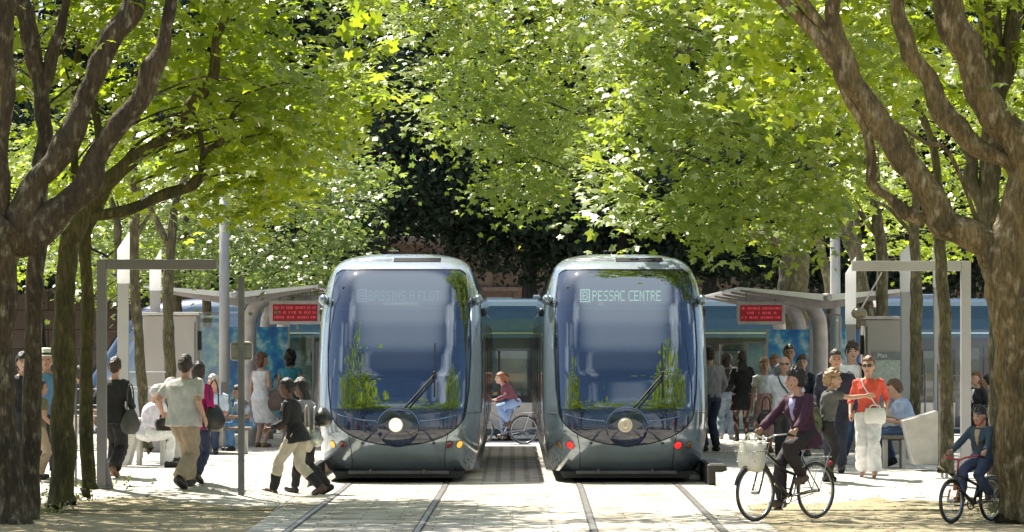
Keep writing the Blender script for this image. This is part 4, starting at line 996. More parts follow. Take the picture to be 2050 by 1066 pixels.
class Fig:
    def __init__(s, hip=(0, 0, .91), lean=4, feet=None, hands=None, yaw=0, head=(0, 0), female=False, twist=0, bulk=1., palms=None, curl=.5, child=False):
        s.female = female; s.bulk = bulk; s.child = child; s.hip = np.array(hip, float); l = R(lean)
        ct, st = math.cos(R(twist)), math.sin(R(twist))
        s.up = np.array([0, math.sin(l), math.cos(l)]); s.X0 = np.array([1., 0, 0]); s.X = np.array([ct, st, 0.]); s.X = nrmz(s.X - s.up * np.dot(s.X, s.up))
        s.fw = np.cross(s.up, s.X)
        s.T = .545; s.chest = s.hip + s.up * .42; s.neck = s.hip + s.up * s.T
        sw = (.165 if female else .19) * (.5 + .5 * bulk)
        s.sh = [s.hip + s.up * .485 + s.X * sg * sw for sg in (-1, 1)]
        hw = .09
        s.hj = [s.hip + s.X0 * sg * hw - np.array([0, 0, .0]) for sg in (-1, 1)]
        feet = feet or [(-.10, .02, .085, 0), (.10, -.02, .085, 0)]; s.feet = feet
        s.kn = []; s.an = []
        for j in (0, 1):
            k, t = ik(s.hj[j], feet[j][:3], .445, .435, (feet[j][4] if len(feet[j]) > 4 else 0, 1, .15)); s.kn.append(k); s.an.append(t)
        hands = hands or [(-.25, .02, .83), (.25, .02, .83)]
        s.el = []; s.wr = []
        for j in (0, 1):
            h_ = hands[j]; pole = h_[3] if len(h_) > 3 else ((-.35 if j == 0 else .35), -1, -.4)
            k, t = ik(s.sh[j], h_[:3], .285, .255, pole); s.el.append(k); s.wr.append(t)
        hy, hp = R(head[0]), R(head[1])
        hu = nrmz(s.up * .55 + np.array([0, 0, 1.]) * .45)
        fwd = np.array([-math.sin(hy), math.cos(hy), 0]) * math.cos(hp) + np.array([0, 0, 1]) * math.sin(hp)
        s.hf = nrmz(fwd); s.hx = nrmz(np.cross(s.hf, np.array([0, 0, 1.]))); s.hz = np.cross(s.hx, s.hf)
        s.hc = s.neck + hu * .162 + s.hf * .025; s.hsc = 1.26 if child else 1.12
        s.curl = curl
    def ring(s, c, a, b, X, Y, n=22, e=2.4):
        t = np.linspace(0, 2 * np.pi, n, endpoint=False); ca, sa = np.cos(t), np.sin(t)
        return c + (np.sign(ca) * np.abs(ca) ** (2 / e) * a)[:, None] * X + (np.sign(sa) * np.abs(sa) ** (2 / e) * b)[:, None] * Y
    def torso(s, mb, inf=0., t0=-.10, t1=1., flare=0., bag=0., coat=False):
        b = s.bulk
        if s.female: pr = [(-.16, .10, .09), (-.08, .155, .115), (.02, .165, .118), (.12, .15, .105), (.3, .118, .088), (.5, .135, .10), (.68, .15, .122), (.8, .155, .112), (.9, .148, .085), (.97, .085, .06), (1.04, .05, .05)]
        else: pr = [(-.16, .10, .09), (-.08, .148, .105), (.02, .16, .112), (.12, .155, .108), (.3, .148, .10), (.5, .165, .112), (.68, .18, .122), (.8, .186, .117), (.9, .175, .092), (.97, .10, .068), (1.04, .055, .055)]
        pr = np.array(pr)
        if coat: pr[0] = (-.3, pr[2][1] + .012, pr[2][2] + .03); pr[1][1:] = pr[2][1:]
        ts = np.concatenate([[t0], pr[(pr[:, 0] > t0) & (pr[:, 0] < t1), 0], [t1]]); rs = []
        for t in ts:
            a = np.interp(t, pr[:, 0], pr[:, 1]); c = np.interp(t, pr[:, 0], pr[:, 2])
            f = min(1, max(0, t / .8)); X = nrmz(s.X0 * (1 - f) + s.X * f); Y = np.cross(s.up, X)
            e = inf + flare * max(0, .35 - t) / .45 + bag * max(0, 1 - abs(t - .25) / .4)
            sq = 1 - max(0, (t - .9) * 1.2) if inf else 1
            rs.append(s.ring(s.hip + s.up * s.T * t, a * b + e * sq, (c * b + e * sq), X, Y))
        mb.rings(rs)
        return mb
    def arm(mb_s, mb, j, inf=0., t1=1., cuff=0.):
        s = mb_s; b = .6 + .4 * s.bulk; k = .88 if s.female else 1.
        p = [s.sh[j] - s.X * (-1 if j == 0 else 1) * .03, s.sh[j], (s.sh[j] + s.el[j]) / 2, s.el[j], s.el[j] * .6 + s.wr[j] * .4, s.wr[j]]
        r = np.array([.056, .054, .045, .038, .037, .025]) * b * k; L_ = [0, .05, .5, 1., 1.4, 2.]
        if t1 < 2:
            q = [pp for pp, l in zip(p, L_) if l < t1]; rr = [x for x, l in zip(r, L_) if l < t1]
            f = t1 if t1 <= 1 else t1 - 1; A, B = (s.sh[j], s.el[j]) if t1 <= 1 else (s.el[j], s.wr[j])
            q.append(A + (B - A) * f); rr.append(np.interp(t1, L_, r))
        else: q, rr = p, list(r)
        rr = np.array(rr) + inf + np.linspace(0, cuff, len(rr)); mb.tube(q, rr, 14); return mb
    def leg(s, mb, j, inf=0., t1=2., flare=0., top=True):
        b = s.bulk; k = 1.04 if s.female else 1.
        p = [s.hj[j] + np.array([0, 0, .03]), s.hj[j] * .6 + s.kn[j] * .4, s.kn[j], s.kn[j] * .68 + s.an[j] * .32, s.an[j]]
        r = np.array([.092, .078, .054, .055, .036]) * b * k; L_ = [0, .4, 1, 1.32, 2.]
        if t1 < 2:
            q = [pp for pp, l in zip(p, L_) if l < t1]; rr = [x for x, l in zip(r, L_) if l < t1]
            f = t1 if t1 <= 1 else t1 - 1; A, B = (s.hj[j], s.kn[j]) if t1 <= 1 else (s.kn[j], s.an[j])
            q.append(A + (B - A) * f); rr.append(np.interp(t1, L_, r))
        else: q, rr = p, list(r)
        m_ = len(rr); rr = np.array(rr) + inf + flare * np.clip((np.array(L_[:m_]) - .8) / 1.2, 0, 1); mb.tube(q, rr, 16); return mb
    def hand(s, mb, j):
        w_ = s.wr[j]; d = nrmz(s.wr[j] - s.el[j]); out = s.X * (-1 if j == 0 else 1)
        pn = nrmz(-out - d * np.dot(-out, d)); th = nrmz(np.cross(d, pn)) * 1.0
        if np.dot(th, s.fw) < 0: th = -th
        k = .92 if s.female else 1.
        mb.rings([w_ + d * a + (np.cos(t)[:, None] * th * wd + np.sin(t)[:, None] * pn * tk) for t in [np.linspace(0, 2 * np.pi, 12, endpoint=False)] for a, wd, tk in ((-.02, .024, .02), (.02, .036, .017), (.06, .042, .016), (.09, .040, .013))])
        for i, (o, L_) in enumerate(((.030, .072), (.010, .080), (-.010, .074), (-.029, .058))):
            a = w_ + d * .085 + th * o; q = [a - d * .02]; dd = d
            for seg in range(4):
                ang = s.curl * seg * .38; dd = nrmz(d * math.cos(ang) + pn * math.sin(ang)); q.append(q[-1] + dd * L_ * k / 3.2)
            mb.tube(q, [.0105, .0100, .0095, .009, .0075], 7)
        a = w_ + d * .03 + th * .028; mb.tube([a - th * .01, a + th * .022 + d * .022 + pn * .012, a + th * .024 + d * .052 + pn * .022, a + th * .018 + d * .072 + pn * .028], [.015, .013, .0115, .009], 7)
    def headm(s, mb):
        k = s.hsc; M = np.array([s.hx, s.hf, s.hz]).T; c = s.hc
        def fn(q):
            x, y, z = q; f = 1.
            if z < 0: f -= .10 * abs(z) * (1 if y > -.2 else 1.8)
            if y > .5 and z > -.1: f -= .03
            return f
        mb.ell(c, (.074 * k, .094 * k, .118 * k), 26, 20, fn, M)
        def L(x, y, z): return c + M @ (np.array([x, y, z]) * k)
        mb.ell(L(0, .035, -.062), (.046 * k, .052 * k, .052 * k), 16, 10, None, M)
        mb.tube([L(0, .082, .024), L(0, .100, -.012), L(0, .102, -.026), L(0, .085, -.036)], [.009 * k, .012 * k, .016 * k, .010 * k], 8)
        mb.ell(L(0, .078, -.060), (.022 * k, .012 * k, .010 * k), 10, 6, None, M)
        mb.tube([L(-.034, .075, .026), L(0, .088, .028), L(.034, .075, .026)], .010 * k, 8)
        for sg in (-1, 1): mb.ell(L(sg * .076, -.005, -.005), (.010 * k, .020 * k, .031 * k), 10, 8, None, M)
        n0 = s.neck - s.up * .05
        mb.tube([n0, s.neck + s.up * .01, c - s.hz * .06 * k - s.hf * .018], [.066, .054, .052 * k], 14)
    def foot(s, mb, j, inf=0., sole=0.):
        a = s.an[j]; pit = R(s.feet[j][3]); sh_ = nrmz(a - s.kn[j])
        f = np.array([0, math.cos(pit), math.sin(pit)]); dn = np.array([0, math.sin(pit), -math.cos(pit)])
        ex = (.02 if j == 1 else -.02)
        b = a + dn * .045
        q = [b - f * .065, b - f * .02, b + f * .05, b + f * .12 + np.array([ex, 0, 0]), b + f * .165 + dn * .008 + np.array([ex, 0, 0])]
        r = np.array([.030, .040, .040, .038, .024]) + inf
        mb.tube(q, r, 12, flat=1., up=(0, 0, 1))
        mb.tube([a - sh_ * .03, a + dn * .02], [.036 + inf, .040 + inf], 12)
def person(label, px, py, hpx, heading, fig, wear, sk='light', hair=('short', 'black'), group=None, face=True, loc=None, scale=None, voxel=.0095, seed=0, hipoff=None):
    """(px, py) picture point of the ground contact; hpx = height in picture px"""
    b = loc or spot(px, py); s_ = F / b[1]
    tall = 1.74 if scale is None else None
    k = (hpx / s_ / 1.765) if scale is None else scale
    root = empty('person', b, heading); tag(root, label, 'person', group, 'thing')
    def fin(me, name):
        co = np.zeros(len(me.vertices) * 3, np.float32); me.vertices.foreach_get('co', co); me.vertices.foreach_set('co', co * k); me.update()
        return link(name, me, root)
    mb = MB(); fig.torso(mb)
    for j in (0, 1): fig.arm(mb, j, 0, 2.); fig.leg(mb, j); fig.hand(mb, j); fig.foot(mb, j)
    if fig.female:
        for sg in (-1, 1): mb.ell(fig.hip + fig.up * .36 + fig.X * sg * .07 + fig.fw * .085, (.06, .055, .06), 12, 8)
    fig.headm(mb); fin(remesh(mb, voxel, skin(sk), 'body', 1), 'body')
    c, hx, hf, hz, kk = fig.hc, fig.hx, fig.hf, fig.hz, fig.hsc
    M = np.array([hx, hf, hz]).T
    def L(x, y, z): return c + M @ (np.array([x, y, z]) * kk)
    def simple(mb, name, m, smooth=True): 
        return fin(mb_mesh(mb, name, m, smooth), name)
    if face:
        for sg in (-1, 1):
            simple(MB().ell(L(sg * .030, .081, .008), (.013 * kk, .008, .0075 * kk), 10, 6, None, M), 'eye', mat('eye_dark', (.02, .015, .012), .2))
            simple(MB().tube([L(sg * .016, .090, .030), L(sg * .032, .088, .034), L(sg * .050, .074, .029)], .0042 * kk, 6), 'eyebrow', hairm(hair[1]))
        simple(MB().tube([L(-.022, .083, -.058), L(0, .093, -.060), L(.022, .083, -.058)], [.004, .0065, .004], 6), 'mouth', mat('lips', (.30, .10, .08), .5))
    hs, hcol = hair
    def hair_cap(sc=1., lump=.06, low=-.25, back=0., fr=.30):
        rs_ = random.Random(seed)
        def fn(q):
            x, y, z = q; f = sc
            if y > .15 and z < fr: f *= .80
            elif z < low and y > -.25: f *= .80
            elif z < low - .35: f *= .85
            return f * (1 + lump * noise.noise(Vector(q) * 3.1 + Vector((seed, 0, 0))) + lump * .6 * noise.noise(Vector(q) * 8))
        return MB().ell(L(0, -.014 - back, .014), (.086 * kk, .106 * kk, .126 * kk), 30, 22, fn, M)
    if hs in ('short', 'hat', 'cap', 'helmet', 'bob', 'bun', 'curly', 'long', 'bigcurly', 'ponytail', 'messy'):
        lump = {'curly': .25, 'bigcurly': .22, 'messy': .22}.get(hs, .07); sc = {'curly': 1.12, 'bigcurly': 1.22, 'long': 1.05, 'bob': 1.08, 'messy': 1.12}.get(hs, 1.04)
        mb = hair_cap(sc, lump, fr=.44 if hs == 'short' else .3, low= -.9 if hs in ('bob', 'bigcurly', 'long') else -.3)
        if hs == 'long': mb.rings([fig.ring(L(0, -.06, .04) + np.array(o), a, b_, hx, hf, 16) for o, a, b_ in (((0, 0, 0), .07, .04), (-.02 * hf + (0, 0, -.12), .095, .05), (-.045 * hf + (0, 0, -.24), .11, .05), (-.055 * hf + (0, 0, -.36), .10, .04), (-.05 * hf + (0, 0, -.44), .06, .02))])
        if hs in ('bigcurly', 'bob'): mb.rings([fig.ring(L(0, -.045, .02) + np.array([0, 0, dz]), a, b_, hx, hf, 16) for dz, a, b_ in ((0, .08, .06), (-.08, .10 if hs == 'bigcurly' else .085, .065), (-.16, .085 if hs == 'bigcurly' else .06, .05))])
        if hs == 'bun': mb.ell(L(0, -.125, .04), (.045, .04, .045), 14, 10)
        if hs == 'ponytail': mb.tube([L(0, -.10, .05), L(0, -.15, .0), L(0, -.16, -.12), L(0, -.13, -.2)], [.03, .035, .03, .01], 10)
        fin(remesh(mb, .009, hairm(hcol), 'hair', 0, wob=.0025 if hs != 'bigcurly' else .006, seed=seed), 'hair')
    if hs == 'fringe':
        def fn(q):
            x, y, z = q; return 1.0 if (z < .45 and z > -.5 and y < .25) else .82
        simple(MB().ell(L(0, -.01, .0), (.080, .100, .120), 24, 18, fn, M), 'hair', hairm(hcol))
    if hs == 'hat':
        simple(MB().rings([fig.ring(L(0, -.01, .05) + hz * z, a, a * 1.14, hx, hf, 24, 2) for z, a in ((.0, .155), (.012, .155), (.016, .092), (.09, .084), (.115, .07), (.118, .02))]), 'straw_hat', mat('hat_white', (.78, .76, .72), .7))
        simple(MB().rings([fig.ring(L(0, -.01, .05) + hz * z, a, a * 1.14, hx, hf, 24, 2) for z, a in ((.018, .0945), (.05, .0905), (.052, .085))]), 'hat_band', mat('hat_band', (.02, .02, .025), .6))
    if hs == 'cap':
        simple(MB().rings([fig.ring(L(0, -.008, .035) + hz * z, a, a * 1.12, hx, hf, 20, 2) for z, a in ((-.02, .092), (.0, .095), (.05, .09), (.085, .065), (.098, .02))]), 'cap', cloth('cap_grey', (.30, .31, .32)))
        simple(MB().prism([(-.07, 0), (.07, 0), (.05, .02), (-.05, .02)], .0, .1).build and MB().ell(L(0, .10, .03), (.065, .07, .01), 14, 6, None, M), 'cap_peak', cloth('cap_grey', (.30, .31, .32)))
    if hs == 'helmet':
        def fn(q): return 1. if q[2] > -.15 else .72
        simple(MB().ell(L(0, -.02, .03), (.105, .135, .125), 24, 18, fn, M), 'helmet', mat('helmet_dark', (.04, .05, .06), .3, coat=.8))
        simple(MB().tube([L(-.08, .02, -.02), L(-.05, .05, -.09), L(0, .05, -.12), L(.05, .05, -.09), L(.08, .02, -.02)], .007, 6), 'chin_strap', mat('strap_red', (.5, .03, .03), .6))
        mb = MB()
        for a in (-.045, 0, .045): mb.tube([L(a, .095, .082), L(a * 1.1, .03, .148), L(a, -.10, .118)], .006, 6)
        simple(mb, 'helmet_vent', mat('vent_grey', (.12, .10, .11), .5))
    for it in wear:
        typ, m = it[0], it[1]; o = it[2] if len(it) > 2 else {}
        mb = MB()
        if typ in ('top', 'jacket'):
            inf = o.get('inf', .016 if typ == 'top' else .028); fig.torso(mb, inf, o.get('hem', -.02), o.get('neck', .965), o.get('flare', 0), o.get('bag', 0), coat=True)
            sl = o.get('sleeve', .55)
            if sl:
                for j in (0, 1): fig.arm(mb, j, inf * .6, sl, o.get('cuff', .008))
            if fig.female:
                for sg in (-1, 1): mb.ell(fig.hip + fig.up * .36 + fig.X * sg * .07 + fig.fw * .09, (.062 + inf, .052 + inf, .065 + inf), 12, 8)
            fin(remesh(mb, .0115, m, o.get('name', 'shirt' if typ == 'top' else 'jacket'), 2, wob=o.get('wob', .0036), seed=seed), o.get('name', 'shirt' if typ == 'top' else 'jacket'))
            if 'inner' in o:   # shirt seen in the open front
                q = MB(); w_ = .055; d0 = (.122 * fig.bulk + inf + (.02 if fig.female else 0))
                pr = [(.93, .05, .075 + inf), (.8, .048, .108 + inf), (.62, .034, .121 + inf), (.45, .012, .110 + inf)]
                q.rings([fig.ring(fig.hip + fig.up * fig.T * t + fig.fw * (dd * fig.bulk + .0), a, .014, fig.X, fig.fw, 12) for t, a, dd in pr]); fin(mb_mesh(q, 'inner_shirt', o['inner'], True), 'inner_shirt')
        elif typ == 'trousers':
            inf = o.get('inf', .014); fig.torso(mb, inf, -.14, o.get('waist', .10))
            for j in (0, 1): fig.leg(mb, j, inf, o.get('len', 1.97), o.get('flare', .008))
            fin(remesh(mb, .0115, m, 'trousers', 2, wob=o.get('wob', .004), seed=seed + 3), 'trousers')
        elif typ == 'skirt':
            kz = o.get('len', .5); c0 = fig.hip; ms = (fig.kn[0] + fig.kn[1]) / 2
            rs = [fig.ring(c0 + fig.up * .20, .135, .105, fig.X0, np.array([0, 1., 0])), fig.ring(c0, .185, .15, fig.X0, np.array([0, 1., 0]))]
            for t in (.35, .7, 1.): q = c0 + (ms - c0) * t * kz * 2; rs.append(fig.ring(q, .19 + o.get('flare', .04) * t, .16 + (o.get('flare', .04) + .02) * t, fig.X0, np.array([0, 1., 0])))
            mb.rings(rs); fin(remesh(mb, .0115, m, o.get('name', 'skirt'), 1, wob=.005, seed=seed), o.get('name', 'skirt'))
        elif typ == 'dress':
            fig.torso(mb, .014, -.10, .93, .02); ms = (fig.kn[0] + fig.kn[1]) / 2; c0 = fig.hip; kz = o.get('len', .52)
            rs = [fig.ring(c0 + fig.up * .12, .15, .12, fig.X0, np.array([0, 1., 0]))]
            for t in (0, .35, .7, 1.): q = c0 + (ms - c0) * t * kz * 2; rs.append(fig.ring(q, .185 + .05 * t, .15 + .05 * t, fig.X0, np.array([0, 1., 0])))
            mb.rings(rs)
            for sg in (-1, 1): mb.ell(fig.hip + fig.up * .36 + fig.X * sg * .07 + fig.fw * .09, (.07, .06, .07), 12, 8)
            fin(remesh(mb, .0115, m, 'dress', 1, wob=.004, seed=seed), 'dress')
        elif typ == 'shoes':
            for j in (0, 1):
                q = MB(); fig.foot(q, j, o.get('inf', .008)); fin(remesh(q, .009, m, 'shoe', 1), 'shoe')
        elif typ == 'sunglasses':
            for sg in (-1, 1): mb.ell(L(sg * .033, .090, .008), (.029 * kk, .010, .019 * kk), 14, 8, None, M)
            mb.tube([L(-.078, .0, .014), L(-.068, .068, .016), L(0, .1, .016), L(.068, .068, .016), L(.078, .0, .014)], .0045, 6)
            simple(mb, 'sunglasses', mat('sunglass_black', (.01, .01, .012), .1, coat=1))
        elif typ == 'belt':
            z = fig.hip + fig.up * .07; mb.rings([fig.ring(z + fig.up * a, .18 * fig.bulk, .133 * fig.bulk, fig.X0, np.array([0, 1., 0])) for a in (-.018, .018)]); simple(mb, 'belt', m)
        elif typ == 'strap':   # diagonal or straight strap over the shoulder
            sg = o.get('side', 1); t_ = [(.97, .55 * sg, 0), (.93, .5 * sg, 1.0), (.75, .3 * sg, 1.05), (.5, -.2 * sg, 1.05), (.25, -.7 * sg, .95), (.08, -1.05 * sg, .3)] if not o.get('back') else [(.97, .55 * sg, 0), (.9, .5 * sg, -1.05), (.6, .1 * sg, -1.05), (.3, -.5 * sg, -1.), (.1, -1.05 * sg, -.2)]
            if o.get('straight'): t_ = [(.985, .6 * sg, 0), (.93, .62 * sg, .95), (.7, .66 * sg, 1.04), (.45, .75 * sg, .85), (.3, .95 * sg, 0)]
            q = [fig.hip + fig.up * fig.T * t + fig.X * x * (.175 * fig.bulk) + fig.fw * y * (.140 * fig.bulk + .015) for t, x, y in t_]
            mb.tube(spline(q, 5), o.get('r', .012), 6); simple(mb, 'bag_strap', m)
    root['_k'] = k; del root['_k']
    root_info[root.name] = (fig, k, b, heading)
    return root
root_info = {}
def mb_mesh(mb, name, m, smooth):
    me = bpy.data.meshes.new(name); me.from_pydata(np.concatenate(mb.v).tolist(), [], mb.f); me.update(); me.materials.append(m)
    me.polygons.foreach_set('use_smooth', [smooth] * len(me.polygons)); return me
def wpt(root, p):
    """figure point to world"""
    fig, k, b, h = root_info[root.name]; q = R(h); p = np.array(p) * k
    return (b[0] + p[0] * math.cos(q) - p[1] * math.sin(q), b[1] + p[0] * math.sin(q) + p[1] * math.cos(q), b[2] + p[2])
def bag(label, loc, size, m, heading=0, handle=.18, kind='tote', cat='bag', rx=0, group=None):
    r = empty('bag', loc, heading); tag(r, label, cat, group, 'thing'); w_, d, h = size
    mb = MB(); t = np.linspace(0, 2 * np.pi, 20, endpoint=False)
    def rg(z, a, b_, e=3.2): return np.c_[np.sign(np.cos(t)) * np.abs(np.cos(t)) ** (2 / e) * a, np.sign(np.sin(t)) * np.abs(np.sin(t)) ** (2 / e) * b_, np.full(20, z)]
    pr = [(-h, .80, .7), (-h * .9, .98, 1.), (-h * .6, 1.04, 1.15), (-h * .25, .98, .9), (0, .88, .35)] if kind != 'slouch' else [(-h, .5, .5), (-h * .88, .9, .95), (-h * .6, 1.08, 1.2), (-h * .3, .85, .8), (0, .45, .3)]
    mb.rings([rg(z, a * w_ / 2, b_ * d / 2) for z, a, b_ in pr]); v = mb.v[0]
    for i in range(len(v)): v[i] *= 1 + .05 * noise.noise(Vector(v[i]) * 9)
    mb.build('pouch', m, r, smooth=True)
    if handle:
        for sy in ((-1, 1) if kind == 'tote' else (0,)):
            MB().tube(spline([(-w_ * .25, sy * d * .15, -.02), (-w_ * .2, sy * d * .1, handle * .7), (0, 0, handle), (w_ * .2, sy * d * .1, handle * .7), (w_ * .25, sy * d * .15, -.02)], 4), .010, 6).build('handle', m, r, smooth=True)
    return r
# ---------------------------------------------------------------- bicycles
def bike(label, px, py, heading, wheel_r, wb, col, adult=True, loc=None, lean=0):
    b = loc or spot(px, py); r = empty('bicycle', b, heading); tag(r, label, 'bicycle', 'bicycles being ridden', 'thing')
    fm = mat('bike_' + label.split()[0], col, .3, .2, coat=.6); blk = mat('bike_black', (.015, .015, .015), .6); sil = mat('bike_silver', (.5, .5, .5), .25, .9)
    yr, yf = -wb * .46, wb * .54; k = wheel_r / .345
    for y in (yf, yr):
        w_ = empty('wheel', (0, y, wheel_r)); w_.parent = r
        t = np.linspace(0, 2 * np.pi, 56, endpoint=False)
        MB().tube([(0, (wheel_r - .014) * math.cos(a), (wheel_r - .014) * math.sin(a)) for a in t], .0185 if adult else .022, 8, loop=True).build('tyre', blk, w_, smooth=True)
        MB().tube([(0, (wheel_r - .040) * math.cos(a), (wheel_r - .040) * math.sin(a)) for a in t], .010, 6, loop=True).build('rim', sil, w_, smooth=True)
        s_ = MB()
        for i in range(28):
            a = i * 2 * np.pi / 28; sx = .02 if i % 2 else -.02; aa = a + (.35 if i % 4 < 2 else -.35)
            s_.tube([(sx, .02 * math.cos(aa), .02 * math.sin(aa)), (0, (wheel_r - .04) * math.cos(a), (wheel_r - .04) * math.sin(a))], .0016, 4)
        s_.build('spokes', sil, w_); MB().cyl((-.05, 0, 0), (.05, 0, 0), .022, 12).build('hub', sil, w_)
    bb = np.array([0, -.02 * k, wheel_r - .06 * k]); sz = .86 if adult else .62; hz_ = 1.02 if adult else .78
    st = np.array([0, -.22 * k - .02, sz - .06]); head = np.array([0, yf - (.17 if adult else .13), hz_ - .18]); hd2 = head + np.array([0, .05, -.16])
    fr = MB(); t = .018 if adult else .019
    fr.tube([bb, st], t, 10); fr.tube([head, hd2], t * 1.25, 10)
    if adult:
        fr.tube(spline([hd2 + (0, -.01, .02), hd2 * .55 + bb * .45 + np.array([0, 0, -.03]), bb], 5), t * 1.2, 10)
        fr.tube(spline([head + (0, -.01, -.03), head * .5 + st * .5 + np.array([0, -.0, -.22]), bb * .55 + st * .45 + (0, 0, .02)], 5), t, 10)
    else:
        fr.tube([hd2, bb], t * 1.3, 10); fr.tube([head + (0, -.01, -.04), bb * .4 + st * .6], t, 10)
    for sx in (-1, 1):
        fr.tube([bb + (sx * .03, 0, 0), (sx * .06, yr, wheel_r)], .010, 8); fr.tube([st + (sx * .015, 0, -.08), (sx * .06, yr, wheel_r)], .008, 8)
    fr.build('frame', fm, r, smooth=True)
    fk = MB(); fk.tube([hd2, hd2 + (0, .015, -.06)], .022, 10)
    for sx in (-1, 1): fk.tube(spline([hd2 + (sx * .05, .015, -.06), (sx * .055, yf - .05, wheel_r + .12), (sx * .055, yf, wheel_r)], 4), .011, 8)
    fk.build('fork', fm if adult else mat('fork_orange', (.5, .13, .02), .4), r, smooth=True)
    hb = MB(); hw = .29 if adult else .25
    hb.tube([head, head + (0, -.03, .13)], .013, 8); c = head + (0, -.03, .13)
    hb.tube(spline([c + (-hw, -.14, .03), c + (-hw * .9, -.05, .05), c + (-hw * .5, .05, .03), c, c + (hw * .5, .05, .03), c + (hw * .9, -.05, .05), c + (hw, -.14, .03)], 5), .011, 8)
    hb.build('handlebar', sil if adult else mat('bar_red', (.4, .03, .03), .4), r, smooth=True)
    for sx in (-1, 1): MB().tube([c + (sx * hw, -.15, .03), c + (sx * hw * .92, -.05, .05)], .017, 8).build('grip', blk, r)
    MB().tube([st, st + (0, -.015, .07)], .013, 8).build('seat_post', sil, r)
    sdl = MB(); sdl.ell(st + (0, -.06, .09), (.085, .10, .035), 16, 8); sdl.ell(st + (0, .06, .095), (.035, .12, .025), 14, 8); sdl.build('saddle', blk, r, smooth=True)
    ch = MB(); ch.tube([bb + (.04, .095 * k * math.cos(a), .095 * k * math.sin(a)) for a in np.linspace(0, 2 * np.pi, 24, endpoint=False)], .008, 6, loop=True)
    for a in range(5): ch.cyl(bb + (.04, 0, 0), bb + (.04, .09 * k * math.cos(a * 1.257), .09 * k * math.sin(a * 1.257)), .005, 5)
    ch.build('chainring', blk, r)
    MB().tube([bb + (.04, 0, .09 * k), np.array([.04, yr, wheel_r + .035])], .005, 5).tube([bb + (.04, 0, -.09 * k), np.array([.04, yr, wheel_r - .035])], .005, 5).build('chain', blk, r)
    ang = R(70 if adult else 10); cl = .165 * k if adult else .13
    ped = []
    for sx, sgn in ((1, 1), (-1, -1)):
        e = bb + np.array([sx * .07, sgn * cl * math.cos(ang), sgn * cl * math.sin(ang) * -1]); ped.append(e)
        MB().tube([bb + (sx * .06, 0, 0), e], .011, 8).build('crank', sil, r); MB().box(e + (sx * .055, 0, 0), (.09, .07, .02)).build('pedal', blk, r, bevel=.004)
    # mudguards, rack, lights
    for y, a0, a1 in ((yr, 20, 175), (yf, 60, 165)):
        if adult or y == yr:
            mb = MB(); tt = np.radians(np.linspace(a0, a1, 20)); rs = []
            for a in tt:
                rr = wheel_r + .022; rs.append(np.array([(x, y - rr2 * math.cos(a) * (1 if y == yr else 1), wheel_r + rr2 * math.sin(a)) for x, rr2 in ((-.024, rr), (.024, rr), (.024, rr + .004), (-.024, rr + .004))]))
            mb.rings(rs); mb.build('mudguard', fm if not adult else blk, r)
    if adult:
        rk = MB(); z = wheel_r * 2 + .06
        for sx in (-.06, 0, .06): rk.tube([(sx, yr + .22, z), (sx, yr - .22, z)], .006, 6)
        for q in (.2, 0, -.2): rk.tube([(-.06, yr + q, z), (.06, yr + q, z)], .005, 6)
        for sx in (-1, 1): rk.tube([(sx * .06, yr, wheel_r), (sx * .06, yr - .15, z)], .005, 6)
        rk.build('rear_rack', sil, r)
        MB().ell((0, yr - .27, wheel_r * 2 - .02), (.03, .015, .03)).build('rear_light', mat('reflector', (.5, .02, .02), .3), r)
        bs = MB(); bz_ = hd2[2] + .02; by_ = hd2[1] + .19
        for zz, q in ((bz_, .12), (bz_ + .12, .14), (bz_ + .22, .155)): bs.tube([(-q * 1.2, by_ - q * .8, zz), (q * 1.2, by_ - q * .8, zz), (q * 1.2, by_ + q * .8, zz), (-q * 1.2, by_ + q * .8, zz)], .004, 5, loop=True)
        for i in range(10):
            a = -.9 + i * .2; bs.tube([(.144 * a, by_ + .096, bz_), (.186 * a, by_ + .124, bz_ + .22)], .0025, 4); bs.tube([(.144 * a, by_ - .096, bz_), (.186 * a, by_ - .124, bz_ + .22)], .0025, 4)
        bs.build('basket', sil, r)
    return r, dict(bar=[c + (sx * hw * .97, -.10, .045) for sx in (-1, 1)], ped=ped, seat=st + (0, -.05, .12), b=b, basket=(0, hd2[1] + .19, hd2[2] + .1))
black = cloth('cloth_black', (.014, .014, .016)); charcoal = cloth('cloth_charcoal', (.05, .05, .055)); denim = cloth('cloth_denim', (.06, .10, .20)); dkdenim = cloth('cloth_dark_denim', (.025, .04, .085))
wht = cloth('cloth_white', (.78, .78, .78)); pale = cloth('cloth_pale_grey', (.52, .51, .48)); khaki = cloth('cloth_khaki', (.36, .28, .19)); magenta = cloth('cloth_magenta', (.42, .01, .16))
blue = cloth('cloth_blue_shirt', (.10, .24, .45)); ltblue = cloth('cloth_light_blue', (.34, .42, .62)); turq = cloth('cloth_turquoise', (.05, .28, .38)); olive = cloth('cloth_olive', (.16, .15, .09))
coral = cloth('cloth_coral_red', (.72, .10, .06)); aub = cloth('cloth_aubergine', (.055, .015, .035)); beigec = cloth('cloth_beige', (.48, .44, .34)); navyc = cloth('cloth_navy', (.012, .016, .035))
gtee = cloth('cloth_grey_tee', (.09, .09, .085)); shoeb = mat('shoe_black', (.02, .018, .016), .4); shoebr = mat('shoe_brown', (.10, .06, .04), .5); leath = mat('leather_black', (.015, .015, .015), .35); sandal = mat('sandal_brown', (.25, .14, .08), .5)
silver = mat('bag_silver', (.45, .47, .42), .3, .5, var=.3, scale=25, bump=.4); canv = mat('bag_canvas', (.50, .46, .36), .8, bump=.3); pinkc = cloth('cloth_pink', (.62, .36, .36)); lav = cloth('cloth_lavender', (.38, .36, .55)); tights = mat('tights_brown', (.09, .05, .04), .6)
GP = 'people on the left platform'; GQ = 'people on the right platform'
